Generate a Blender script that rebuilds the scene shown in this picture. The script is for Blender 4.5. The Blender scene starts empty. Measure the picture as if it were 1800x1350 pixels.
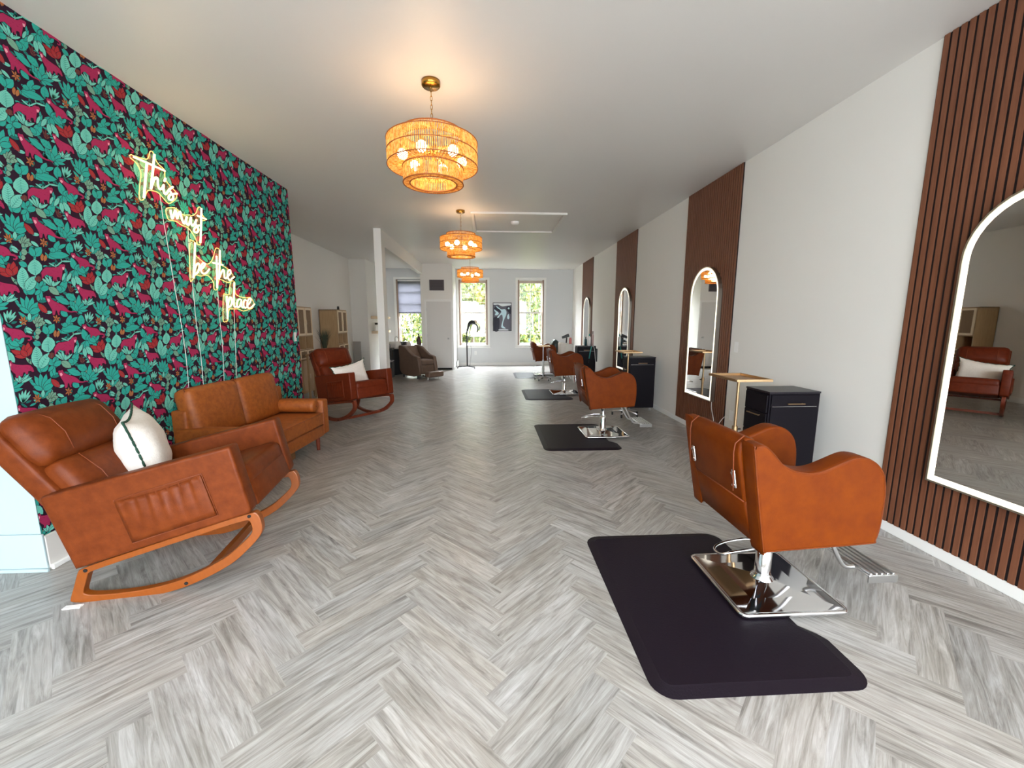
import bpy, bmesh, math, random
from mathutils import Vector, Matrix, Euler
from math import sin, cos, pi, radians, sqrt, atan2, hypot
R = random.Random(7)
D = bpy.data; SC = bpy.context.scene; COL = SC.collection

# ------------------------------------------------------------------ camera
cam = D.cameras.new('camera'); camo = D.objects.new('camera', cam); COL.objects.link(camo)
cam.sensor_fit = 'HORIZONTAL'; cam.sensor_width = 36.0; cam.lens = 712.0 / 1800.0 * 36.0
camo.location = (0, 0, 1.40)
camo.rotation_euler = (radians(90 - 8.704), 0, radians(-3.099))
cam.clip_start = 0.05; cam.clip_end = 200
SC.camera = camo
# ------------------------------------------------------------------ colour management
SC.view_settings.view_transform = 'Standard'; SC.view_settings.look = 'None'
SC.view_settings.exposure = 0.98; SC.view_settings.gamma = 1.0
SC.view_settings.use_curve_mapping = False
SC.cycles.use_denoising = True
SC.cycles.max_bounces = 9; SC.cycles.diffuse_bounces = 7; SC.cycles.glossy_bounces = 5
SC.cycles.transparent_max_bounces = 24; SC.cycles.transmission_bounces = 6
SC.cycles.sample_clamp_indirect = 6.0; SC.cycles.caustics_reflective = False; SC.cycles.caustics_refractive = False
# ------------------------------------------------------------------ world
w = D.worlds.new('sky'); SC.world = w; w.use_nodes = True
nt = w.node_tree; nt.nodes.clear()
wo = nt.nodes.new('ShaderNodeOutputWorld'); bg = nt.nodes.new('ShaderNodeBackground')
sky = nt.nodes.new('ShaderNodeTexSky'); sky.sky_type = 'HOSEK_WILKIE'; sky.turbidity = 4.0; sky.ground_albedo = 0.35
sky.sun_direction = Vector((0.85, -0.30, 0.55)).normalized()
mxw = nt.nodes.new('ShaderNodeMixRGB'); mxw.inputs[0].default_value = 0.85; mxw.inputs[2].default_value = (0.89, 0.945, 1.0, 1)
wtc = nt.nodes.new('ShaderNodeTexCoord'); wsp = nt.nodes.new('ShaderNodeSeparateXYZ'); wmr = nt.nodes.new('ShaderNodeMapRange'); wml = nt.nodes.new('ShaderNodeMixRGB')
wmr.inputs['From Min'].default_value = -0.05; wmr.inputs['From Max'].default_value = 0.4; wmr.inputs['To Min'].default_value = 0.5; wmr.inputs['To Max'].default_value = 1.15
wml.blend_type = 'MULTIPLY'; wml.inputs[0].default_value = 1.0
nt.links.new(wtc.outputs['Generated'], wsp.inputs[0]); nt.links.new(wsp.outputs['Z'], wmr.inputs['Value'])
nt.links.new(sky.outputs[0], mxw.inputs[1]); nt.links.new(mxw.outputs[0], wml.inputs[1]); nt.links.new(wmr.outputs[0], wml.inputs[2]); nt.links.new(wml.outputs[0], bg.inputs[0]); bg.inputs[1].default_value = 14.5
nt.links.new(bg.outputs[0], wo.inputs[0])
# sun on the trees behind the building
sd = D.lights.new('sun', 'SUN'); sd.energy = 9.0; sd.angle = radians(1.5); sd.color = (1.0, 0.95, 0.84)
so = D.objects.new('sun', sd); COL.objects.link(so); so.rotation_euler = Vector((0.85, -0.30, 0.55)).to_track_quat('Z', 'Y').to_euler()
def area(name, loc, rot, sx, sy, e, col, portal=False):
    l = D.lights.new(name, 'AREA'); l.shape = 'RECTANGLE'; l.size = sx; l.size_y = sy; l.energy = e; l.color = col
    o = D.objects.new(name, l); COL.objects.link(o); o.location = loc; o.rotation_euler = rot
    if portal: l.cycles.is_portal = True
    return o
# sampling portals in the shop windows behind the photographer and in the far windows
area('shopfront_portal', (-2.6, -2.75, 1.6), (radians(90), 0, 0), 4.4, 2.5, 1, (1, 1, 1), portal=True)
area('shopfront_portal', (1.55, -2.75, 1.6), (radians(90), 0, 0), 1.9, 2.5, 1, (1, 1, 1), portal=True)
# added area lamp above the rear windows, brightening the dim far half like sky
area('back_fill_lamp', (-.5, 15.2, 4.9), (radians(-52), 0, 0), 9.0, 2.4, 4500, (0.86, 0.94, 1.0))
for x0, x1 in ((-2.93, -2.14), (-1.0, -0.06), (0.88, 1.76)):
    area('window_portal', ((x0 + x1) / 2, 13.36, 1.68), (radians(-90), 0, 0), x1 - x0, 2.1, 1, (1, 1, 1), portal=True)

# ------------------------------------------------------------------ materials
def srgb(r, g, b):
    f = lambda c: (c / 255) / 12.92 if c / 255 <= 0.04045 else ((c / 255 + 0.055) / 1.055) ** 2.4
    return (f(r), f(g), f(b), 1.0)
MATS = {}
def mat(name, col=(0.8, 0.8, 0.8, 1), rough=0.5, metal=0.0, emit=None, es=0.0, noise=None, bump=None, spec=0.5, coat=0.0):
    """noise=(scale, amount, dark colour, (sx,sy,sz)); bump=(scale, strength)"""
    if name in MATS: return MATS[name]
    m = D.materials.new(name); m.use_nodes = True; n = m.node_tree; b = n.nodes['Principled BSDF']
    b.inputs['Base Color'].default_value = col; b.inputs['Roughness'].default_value = rough; b.inputs['Metallic'].default_value = metal
    b.inputs['Specular IOR Level'].default_value = spec; b.inputs['Coat Weight'].default_value = coat
    if emit: b.inputs['Emission Color'].default_value = emit; b.inputs['Emission Strength'].default_value = es
    if noise or bump:
        tc = n.nodes.new('ShaderNodeTexCoord')
    if noise:
        sc_, am, c2, st = noise
        mp = n.nodes.new('ShaderNodeMapping'); mp.inputs['Scale'].default_value = st; n.links.new(tc.outputs['Object'], mp.inputs[0])
        t = n.nodes.new('ShaderNodeTexNoise'); t.inputs['Scale'].default_value = sc_; t.inputs['Detail'].default_value = 6; t.inputs['Roughness'].default_value = 0.6
        n.links.new(mp.outputs[0], t.inputs['Vector'])
        rp = n.nodes.new('ShaderNodeValToRGB'); rp.color_ramp.elements[0].position = 0.5 - am; rp.color_ramp.elements[1].position = 0.5 + am
        rp.color_ramp.elements[0].color = c2; rp.color_ramp.elements[1].color = col
        n.links.new(t.outputs['Fac'], rp.inputs[0]); n.links.new(rp.outputs[0], b.inputs['Base Color'])
    if bump:
        t2 = n.nodes.new('ShaderNodeTexNoise'); t2.inputs['Scale'].default_value = bump[0]; t2.inputs['Detail'].default_value = 4
        n.links.new(tc.outputs['Object'], t2.inputs['Vector'])
        bm_ = n.nodes.new('ShaderNodeBump'); bm_.inputs['Strength'].default_value = bump[1]; bm_.inputs['Distance'].default_value = 0.01
        n.links.new(t2.outputs['Fac'], bm_.inputs['Height']); n.links.new(bm_.outputs[0], b.inputs['Normal'])
    MATS[name] = m; return m
def flatmat(name, c, rough=0.85):
    return mat(name, c, rough, spec=0.2)

M_waln = mat('wall_near_dimmed_white', srgb(174, 193, 197), 0.7)  # white wall; brightness cut and cool daylight tint put into its grey-cyan colour
M_wall = mat('wall_paint', srgb(230, 228, 223), 0.7, bump=(60, 0.03))
M_ceil = mat('ceiling_paint', srgb(220, 217, 213), 0.42, bump=(2.0, 0.03))
M_trim = mat('trim_paint', srgb(235, 235, 232), 0.4)
M_lea = mat('cognac_leather', srgb(110, 48, 1), 0.5, spec=0.12, noise=(14, 0.22, srgb(94, 36, 1), (1, 1, 1)), bump=(320, 0.12))
M_lea_d = mat('brown_leather', srgb(112, 52, 18), 0.45, spec=0.16, noise=(18, 0.22, srgb(88, 36, 8), (1, 1, 1)), bump=(300, 0.12))
M_sofa = mat('suede_leather', srgb(160, 86, 26), 0.55, noise=(26, 0.2, srgb(128, 62, 12), (1, 1, 1)), bump=(260, 0.15))
M_seam = mat('leather_seam', srgb(120, 54, 20), 0.6)
M_chrome = mat('chrome', (0.82, 0.82, 0.84, 1), 0.06, 1.0)
M_steel = mat('brushed_steel', (0.62, 0.62, 0.62, 1), 0.28, 1.0)
M_gold = mat('gold_metal', srgb(178, 148, 112), 0.38, 1.0)
M_brass = mat('brass', srgb(170, 130, 60), 0.25, 1.0)
M_mat = mat('black_rubber', srgb(22, 15, 24), 0.5, spec=0.22, bump=(120, 0.1))
M_black = mat('black_lacquer', srgb(12, 8, 16), 0.5, spec=0.18)
M_blackp = mat('black_plastic', srgb(22, 22, 24), 0.4)
M_felt = mat('black_felt', srgb(24, 12, 14), 0.95)
M_slat = mat('walnut_slat', srgb(128, 80, 54), 0.55, noise=(6, 0.3, srgb(98, 56, 36), (8, 8, 0.7)))
M_wood = mat('honey_wood', srgb(124, 62, 14), 0.35, noise=(8, 0.3, srgb(138, 70, 16), (6, 6, 1)))
M_woodd = mat('red_brown_wood', srgb(120, 50, 24), 0.35, noise=(8, 0.3, srgb(88, 30, 12), (6, 6, 1)))
M_oak = mat('oak_veneer', srgb(188, 158, 118), 0.5, noise=(7, 0.3, srgb(160, 126, 86), (7, 7, 0.6)))
M_oakl = mat('pale_oak', srgb(222, 200, 168), 0.5)
M_rattanw = mat('cane_webbing', srgb(150, 124, 96), 0.8, noise=(180, 0.1, srgb(104, 80, 58), (1, 1, 1)))
M_white = mat('white_plastic', srgb(240, 240, 238), 0.35)
M_cloth = mat('white_cotton', srgb(238, 232, 224), 0.9, bump=(240, 0.35), noise=(60, 0.3, srgb(222, 214, 204), (1, 1, 1)))
M_green = mat('green_trim', srgb(22, 62, 46), 0.8)
M_brown = mat('taupe_vinyl', srgb(110, 88, 74), 0.45, noise=(9, 0.3, srgb(96, 76, 62), (1, 1, 1)))
M_neon = mat('neon_tube', (1, 0.85, 0.5, 1), 0.5, emit=(1.0, 0.86, 0.46, 1), es=0.85)
M_edge = mat('neon_edge', (1, 0.6, 0.2, 1), 0.5, emit=(1.0, 0.62, 0.18, 1), es=0.5)
M_led = mat('led_strip', (1, 0.97, 0.88, 1), 0.5, emit=(1.0, 0.93, 0.76, 1), es=0.62)
M_bulb = mat('glowing_bulb', (1, 0.95, 0.8, 1), 0.5, emit=(1.0, 0.88, 0.62, 1), es=8.0)
M_mirror = mat('mirror_glass', (0.80, 0.80, 0.78, 1), 0.01, 1.0)
M_vent = mat('vent_grey', srgb(92, 84, 86), 0.6)
M_dark = mat('dark_gap', srgb(14, 12, 14), 0.9)

def rattan():
    m = D.materials.new('rattan_cord'); m.use_nodes = True; n = m.node_tree; n.nodes.clear()
    o = n.nodes.new('ShaderNodeOutputMaterial'); d = n.nodes.new('ShaderNodeBsdfDiffuse'); t = n.nodes.new('ShaderNodeBsdfTranslucent'); mx = n.nodes.new('ShaderNodeMixShader')
    tc = n.nodes.new('ShaderNodeTexCoord'); no = n.nodes.new('ShaderNodeTexNoise'); no.inputs['Scale'].default_value = 45; no.inputs['Detail'].default_value = 3
    rp = n.nodes.new('ShaderNodeValToRGB'); rp.color_ramp.elements[0].position = 0.38; rp.color_ramp.elements[1].position = 0.62
    rp.color_ramp.elements[0].color = srgb(216, 158, 76); rp.color_ramp.elements[1].color = srgb(246, 216, 140)
    n.links.new(tc.outputs['Object'], no.inputs['Vector']); n.links.new(no.outputs['Fac'], rp.inputs[0])
    n.links.new(rp.outputs[0], d.inputs[0]); n.links.new(rp.outputs[0], t.inputs[0]); mx.inputs[0].default_value = 0.5
    n.links.new(d.outputs[0], mx.inputs[1]); n.links.new(t.outputs[0], mx.inputs[2]); n.links.new(mx.outputs[0], o.inputs[0]); return m
M_rat = rattan()
M_ratd = mat('rattan_frame', srgb(150, 84, 30), 0.7)
def glassmat(name, tint=(1, 1, 1, 1), refl=0.08, rough=0.0):
    m = D.materials.new(name); m.use_nodes = True; n = m.node_tree; n.nodes.clear()
    o = n.nodes.new('ShaderNodeOutputMaterial'); t = n.nodes.new('ShaderNodeBsdfTransparent'); t.inputs[0].default_value = tint
    g = n.nodes.new('ShaderNodeBsdfGlossy'); g.inputs['Roughness'].default_value = rough; mx = n.nodes.new('ShaderNodeMixShader')
    mx.inputs[0].default_value = refl; n.links.new(t.outputs[0], mx.inputs[1]); n.links.new(g.outputs[0], mx.inputs[2]); n.links.new(mx.outputs[0], o.inputs[0]); return m
M_glass = glassmat('window_glass'); M_acryl = glassmat('clear_acrylic', (0.98, 0.95, 0.88, 1), 0.06)
def shademat():
    m = D.materials.new('roller_shade'); m.use_nodes = True; n = m.node_tree; n.nodes.clear()
    o = n.nodes.new('ShaderNodeOutputMaterial'); t = n.nodes.new('ShaderNodeBsdfTransparent'); t.inputs[0].default_value = (0.16, 0.155, 0.165, 1)
    d = n.nodes.new('ShaderNodeBsdfTranslucent'); d.inputs[0].default_value = (0.22, 0.22, 0.24, 1); mx = n.nodes.new('ShaderNodeMixShader'); mx.inputs[0].default_value = 0.55
    n.links.new(t.outputs[0], mx.inputs[1]); n.links.new(d.outputs[0], mx.inputs[2]); n.links.new(mx.outputs[0], o.inputs[0]); return m
M_shade = shademat()
def floormat():
    m = D.materials.new('herringbone_vinyl'); m.use_nodes = True; n = m.node_tree; b = n.nodes['Principled BSDF']
    b.inputs['Roughness'].default_value = 0.3; b.inputs['Specular IOR Level'].default_value = 0.5
    uv = n.nodes.new('ShaderNodeUVMap'); uv.uv_map = 'plank'
    at = n.nodes.new('ShaderNodeAttribute'); at.attribute_name = 'tone'
    mp = n.nodes.new('ShaderNodeMapping'); mp.inputs['Scale'].default_value = (1.3, 16, 1); n.links.new(uv.outputs[0], mp.inputs[0])
    t = n.nodes.new('ShaderNodeTexNoise'); t.inputs['Scale'].default_value = 2.2; t.inputs['Detail'].default_value = 9; t.inputs['Roughness'].default_value = 0.66; t.inputs['Distortion'].default_value = 1.1
    n.links.new(mp.outputs[0], t.inputs['Vector'])
    mp2 = n.nodes.new('ShaderNodeMapping'); mp2.inputs['Scale'].default_value = (2.0, 6, 1); n.links.new(uv.outputs[0], mp2.inputs[0])
    t2 = n.nodes.new('ShaderNodeTexNoise'); t2.inputs['Scale'].default_value = 1.6; t2.inputs['Detail'].default_value = 3; t2.inputs['Distortion'].default_value = 0.8
    n.links.new(mp2.outputs[0], t2.inputs['Vector'])
    mp3 = n.nodes.new('ShaderNodeMapping'); mp3.inputs['Scale'].default_value = (5, 150, 1); n.links.new(uv.outputs[0], mp3.inputs[0])
    t3 = n.nodes.new('ShaderNodeTexNoise'); t3.inputs['Scale'].default_value = 1.5; t3.inputs['Detail'].default_value = 4; n.links.new(mp3.outputs[0], t3.inputs['Vector'])
    r1 = n.nodes.new('ShaderNodeValToRGB'); e = r1.color_ramp.elements
    e[0].position = 0.30; e[0].color = srgb(110, 107, 103); e[1].position = 0.68; e[1].color = srgb(184, 183, 181)
    e2 = r1.color_ramp.elements.new(0.48); e2.color = srgb(155, 152, 148)
    n.links.new(t.outputs['Fac'], r1.inputs[0])
    mul = n.nodes.new('ShaderNodeMixRGB'); mul.blend_type = 'MULTIPLY'; mul.inputs[0].default_value = 1.0
    r2 = n.nodes.new('ShaderNodeValToRGB'); r2.color_ramp.elements[0].position = 0.3; r2.color_ramp.elements[0].color = (0.86, 0.84, 0.81, 1); r2.color_ramp.elements[1].position = 0.7; r2.color_ramp.elements[1].color = (1.04, 1.04, 1.04, 1)
    n.links.new(t2.outputs['Fac'], r2.inputs[0]); n.links.new(r1.outputs[0], mul.inputs[1]); n.links.new(r2.outputs[0], mul.inputs[2])
    mul2 = n.nodes.new('ShaderNodeMixRGB'); mul2.blend_type = 'MULTIPLY'; mul2.inputs[0].default_value = 1.0
    n.links.new(mul.outputs[0], mul2.inputs[1]); n.links.new(at.outputs['Color'], mul2.inputs[2])
    mul3 = n.nodes.new('ShaderNodeMixRGB'); mul3.blend_type = 'MULTIPLY'; mul3.inputs[0].default_value = 1.0
    r3 = n.nodes.new('ShaderNodeValToRGB'); r3.color_ramp.elements[0].position = 0.32; r3.color_ramp.elements[0].color = (0.84, 0.83, 0.82, 1); r3.color_ramp.elements[1].position = 0.5; r3.color_ramp.elements[1].color = (1, 1, 1, 1)
    n.links.new(t3.outputs['Fac'], r3.inputs[0]); n.links.new(mul2.outputs[0], mul3.inputs[1]); n.links.new(r3.outputs[0], mul3.inputs[2])
    n.links.new(mul3.outputs[0], b.inputs['Base Color'])
    bu = n.nodes.new('ShaderNodeBump'); bu.inputs['Strength'].default_value = 0.15; bu.inputs['Distance'].default_value = 0.004
    n.links.new(t3.outputs['Fac'], bu.inputs['Height']); n.links.new(bu.outputs[0], b.inputs['Normal'])
    return m
M_floor = floormat()

# ------------------------------------------------------------------ mesh helpers
I4 = Matrix.Identity(4)
def T(x, y, z): return Matrix.Translation((x, y, z))
def RX(a): return Matrix.Rotation(radians(a), 4, 'X')
def RY(a): return Matrix.Rotation(radians(a), 4, 'Y')
def RZ(a): return Matrix.Rotation(radians(a), 4, 'Z')
class MB:
    def __init__(s): s.v = []; s.f = []; s.sm = []; s.mi = []
    def add(s, vs, fs, M=I4, smooth=False, mi=0):
        k = len(s.v)
        s.v += [tuple(M @ Vector(p)) for p in vs]
        for q in fs: s.f.append([k + i for i in q]); s.sm.append(smooth); s.mi.append(mi)
        return s
    def box(s, a, b, M=I4, mi=0):
        x0, y0, z0 = a; x1, y1, z1 = b
        return s.add([(x0,y0,z0),(x1,y0,z0),(x1,y1,z0),(x0,y1,z0),(x0,y0,z1),(x1,y0,z1),(x1,y1,z1),(x0,y1,z1)],
              [(0,3,2,1),(4,5,6,7),(0,1,5,4),(1,2,6,5),(2,3,7,6),(3,0,4,7)], M, False, mi)
    def rbox(s, a, b, r=0.01, M=I4, bulge=(0, 0, 0), n=3, seg=2, mi=0, fn=None):
        """rounded box, optionally puffed out by bulge metres in the middle of each pair of sides"""
        c = [(a[i] + b[i]) / 2 for i in range(3)]; h = [abs(b[i] - a[i]) / 2 for i in range(3)]
        r = min([r] + [x * 0.98 for x in h])
        ax = []
        for i in range(3):
            cr = [-h[i] + r * (1 - cos(pi / 2 * k / seg)) for k in range(seg)]  # corner samples
            inner = [-(h[i] - r) + 2 * (h[i] - r) * k / n for k in range(n + 1)]
            ax.append([x for x in cr] + inner + [-x for x in reversed(cr)])
        idx = {}; vs = []; fs = []
        def vert(p):
            q = [max(-(h[i] - r), min(h[i] - r, p[i])) for i in range(3)]
            d = Vector([p[i] - q[i] for i in range(3)]); L = d.length
            if L > 1e-9: d = d / L * r
            o = [q[i] + d[i] for i in range(3)]
            u = [p[i] / h[i] for i in range(3)]
            for i in range(3):
                if bulge[i]:
                    j, k = (i + 1) % 3, (i + 2) % 3
                    o[i] += bulge[i] * (o[i] / h[i]) * (1 - u[j] ** 2) * (1 - u[k] ** 2)
            o = [o[i] + c[i] for i in range(3)]
            if fn: o = fn(o)
            key = tuple(round(x, 6) for x in p)
            if key not in idx: idx[key] = len(vs); vs.append(tuple(o))
            return idx[key]
        for i in range(3):
            j, k = (i + 1) % 3, (i + 2) % 3
            for sg in (-1, 1):
                for A in range(len(ax[j]) - 1):
                    for B in range(len(ax[k]) - 1):
                        qs = []
                        for (da, db) in ((0, 0), (1, 0), (1, 1), (0, 1)):
                            p = [0, 0, 0]; p[i] = sg * h[i]; p[j] = ax[j][A + da]; p[k] = ax[k][B + db]; qs.append(vert(p))
                        if sg < 0: qs.reverse()
                        fs.append(qs)
        return s.add(vs, fs, M, True, mi)
    def cyl(s, p0, p1, r0, r1=None, n=16, M=I4, cap=True, smooth=True, mi=0):
        r1 = r0 if r1 is None else r1
        p0 = Vector(p0); p1 = Vector(p1); d = (p1 - p0).normalized()
        u = d.orthogonal().normalized(); w_ = d.cross(u)
        vs = []; 
        for (p, r) in ((p0, r0), (p1, r1)):
            for k in range(n): a = 2 * pi * k / n; vs.append(tuple(p + u * (r * cos(a)) + w_ * (r * sin(a))))
        s.add(vs, [(k, (k + 1) % n, n + (k + 1) % n, n + k) for k in range(n)], M, smooth, mi)
        if cap:
            s.add(vs[:n], [tuple(reversed(range(n)))], M, False, mi); s.add(vs[n:], [tuple(range(n))], M, False, mi)
        return s
    def tube(s, pts, r, n=8, M=I4, closed=False, mi=0, cap=True):
        P = [Vector(p) for p in pts]; m = len(P); vs = []; prev = None
        rr = r if isinstance(r, (list, tuple)) else [r] * m
        for i in range(m):
            a = P[(i - 1) % m] if (closed or i > 0) else P[i]; b = P[(i + 1) % m] if (closed or i < m - 1) else P[i]
            t = (b - a)
            t = t.normalized() if t.length > 1e-9 else Vector((0, 0, 1))
            if prev is None: u = t.orthogonal().normalized()
            else:
                u = prev - t * prev.dot(t); u = u.normalized() if u.length > 1e-6 else t.orthogonal().normalized()
            prev = u; w_ = t.cross(u)
            for k in range(n): an = 2 * pi * k / n; vs.append(tuple(P[i] + u * (rr[i] * cos(an)) + w_ * (rr[i] * sin(an))))
        fs = []
        for i in range(m if closed else m - 1):
            j = (i + 1) % m
            for k in range(n): fs.append((i * n + k, i * n + (k + 1) % n, j * n + (k + 1) % n, j * n + k))
        if not closed and cap: fs.append(tuple(reversed(range(n)))); fs.append(tuple((m - 1) * n + k for k in range(n)))
        return s.add(vs, fs, M, True, mi)
    def lathe(s, prof, n=24, M=I4, mi=0, smooth=True):
        vs = []
        for (r, z) in prof:
            for k in range(n): a = 2 * pi * k / n; vs.append((r * cos(a), r * sin(a), z))
        fs = []
        for i in range(len(prof) - 1):
            for k in range(n): fs.append((i * n + k, i * n + (k + 1) % n, (i + 1) * n + (k + 1) % n, (i + 1) * n + k))
        if prof[0][0] > 1e-4: fs.append(tuple(reversed(range(n))))
        if prof[-1][0] > 1e-4: fs.append(tuple((len(prof) - 1) * n + k for k in range(n)))
        return s.add(vs, fs, M, smooth, mi)
    def slab(s, pts, y0, y1, r=0.0, M=I4, seg=3, mi=0, plane='xz'):
        """outline in the x-z (or x-y) plane extruded along the third axis, long edges rounded by r"""
        n = len(pts)
        A = sum(pts[i][0] * pts[(i + 1) % n][1] - pts[(i + 1) % n][0] * pts[i][1] for i in range(n))
        if A < 0: pts = list(reversed(pts))
        nr = []
        for i in range(n):
            a, b, c_ = Vector(pts[i - 1]), Vector(pts[i]), Vector(pts[(i + 1) % n])
            d1 = (b - a); d2 = (c_ - b)
            if d1.length < 1e-9: d1 = d2
            if d2.length < 1e-9: d2 = d1
            n1 = Vector((d1.y, -d1.x)).normalized(); n2 = Vector((d2.y, -d2.x)).normalized()
            q = n1 + n2; q = q.normalized() if q.length > 1e-6 else n1
            nr.append(q / max(0.5, q.dot(n1)))
        rings = []
        if r > 0:
            for k in range(seg + 1): a = pi / 2 * k / seg; rings.append((r * (1 - sin(a)), y0 + r * (1 - cos(a))))
            for k in range(seg + 1): a = pi / 2 * (1 - k / seg); rings.append((r * (1 - sin(a)), y1 - r * (1 - cos(a))))
        else: rings = [(0, y0), (0, y1)]
        vs = []
        for (ins, y) in rings:
            for i in range(n):
                p = Vector(pts[i]) - nr[i] * ins
                vs.append((p.x, y, p.y) if plane == 'xz' else (p.x, p.y, y))
        fs = []
        for k in range(len(rings) - 1):
            for i in range(n):
                j = (i + 1) % n; q = (k * n + i, k * n + j, (k + 1) * n + j, (k + 1) * n + i)
                fs.append(q if plane != 'xz' else tuple(reversed(q)))
        s.add(vs, fs, M, r > 0, mi)
        base = vs[:n]; top = vs[-n:]
        f0 = tuple(range(n)); f1 = tuple(reversed(range(n)))
        if plane == 'xz': s.add(base, [f0], M, False, mi); s.add(top, [f1], M, False, mi)
        else: s.add(base, [f1], M, False, mi); s.add(top, [f0], M, False, mi)
        return s
    def loopslab(s, outer, inner, y0, y1, M=I4, mi=0):
        n = len(outer); vs = []
        for y in (y0, y1):
            vs += [(p[0], y, p[1]) for p in outer]; vs += [(p[0], y, p[1]) for p in inner]
        fs = []
        for i in range(n):
            j = (i + 1) % n
            fs += [(i, j, n + j, n + i), (2 * n + i, 3 * n + i, 3 * n + j, 2 * n + j), (i, 2 * n + i, 2 * n + j, j), (n + i, n + j, 3 * n + j, 3 * n + i)]
        return s.add(vs, fs, M, False, mi)
    def build(s, name, m, parent=None, **props):
        me = D.meshes.new(name); me.from_pydata(s.v, [], s.f); me.update()
        me.polygons.foreach_set('use_smooth', s.sm)
        if isinstance(m, (list, tuple)):
            for x in m: me.materials.append(x)
            me.polygons.foreach_set('material_index', s.mi)
        else: me.materials.append(m)
        o = D.objects.new(name, me); COL.objects.link(o)
        if parent is not None: o.parent = parent
        for k, v in props.items(): o[k] = v
        return o
def bevel(o, w_=0.003, seg=2):
    md = o.modifiers.new('bevel', 'BEVEL'); md.width = w_; md.segments = seg; md.limit_method = 'ANGLE'; md.angle_limit = radians(40); return o
def thing(name, label, cat, loc=(0, 0, 0), rot=(0, 0, 0), group=None):
    o = D.objects.new(name, None); COL.objects.link(o); o.location = loc; o.rotation_euler = rot; o.empty_display_size = 0.1
    o['label'] = label; o['category'] = cat
    if group: o['group'] = group
    return o
def tag(o, label, cat, group=None):
    o['label'] = label; o['category'] = cat
    if group: o['group'] = group
    return o
def struct(name, mb, m, parent=None):
    o = mb.build(name, m, parent)
    if parent is None: o['kind'] = 'structure'
    return o
def dup(o, parent=None):
    c_ = o.copy(); COL.objects.link(c_)
    if parent is not None: c_.parent = parent
    for ch in list(o.children): dup(ch, c_)
    return c_
def chaikin(pts, k=2):
    for _ in range(k):
        q = []
        for i in range(len(pts)):
            a, b = Vector(pts[i]), Vector(pts[(i + 1) % len(pts)]); q += [tuple(a * .75 + b * .25), tuple(a * .25 + b * .75)]
        pts = q
    return pts
def resample(pts, step):
    P = [Vector(p) for p in pts] + [Vector(pts[0])]; L = [0]
    for i in range(1, len(P)): L.append(L[-1] + (P[i] - P[i - 1]).length)
    n = max(8, int(L[-1] / step)); out = []; j = 0
    for k in range(n):
        s_ = L[-1] * k / n
        while L[j + 1] < s_: j += 1
        t = (s_ - L[j]) / max(1e-9, L[j + 1] - L[j]); out.append(tuple(P[j].lerp(P[j + 1], t)))
    return out
def inset(pts, d):
    n = len(pts); A = sum(pts[i][0] * pts[(i + 1) % n][1] - pts[(i + 1) % n][0] * pts[i][1] for i in range(n))
    if A < 0: pts = list(reversed(pts))
    out = []
    for i in range(n):
        a, b, c_ = Vector(pts[i - 1]), Vector(pts[i]), Vector(pts[(i + 1) % n]); t = (c_ - a)
        t = t.normalized() if t.length > 1e-9 else Vector((1, 0)); out.append((b.x - t.y * d, b.y + t.x * d))
    return out
def smoothline(pts, k=6, closed=False):
    out = []; n = len(pts)
    for i in range(n if closed else n - 1):
        g = lambda j: Vector(pts[j % n]) if closed else Vector(pts[max(0, min(n - 1, j))])
        a, b, c_, d = g(i - 1), g(i), g(i + 1), g(i + 2)
        for t in range(k):
            t = t / k
            out.append(tuple(0.5 * ((2 * b) + (c_ - a) * t + (2 * a - 5 * b + 4 * c_ - d) * t * t + (3 * b - a - 3 * c_ + d) * t ** 3)))
    if not closed: out.append(tuple(pts[-1]))
    return out

XL, XR, HC, YB = -2.535, 2.675, 3.05, 13.2
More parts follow.
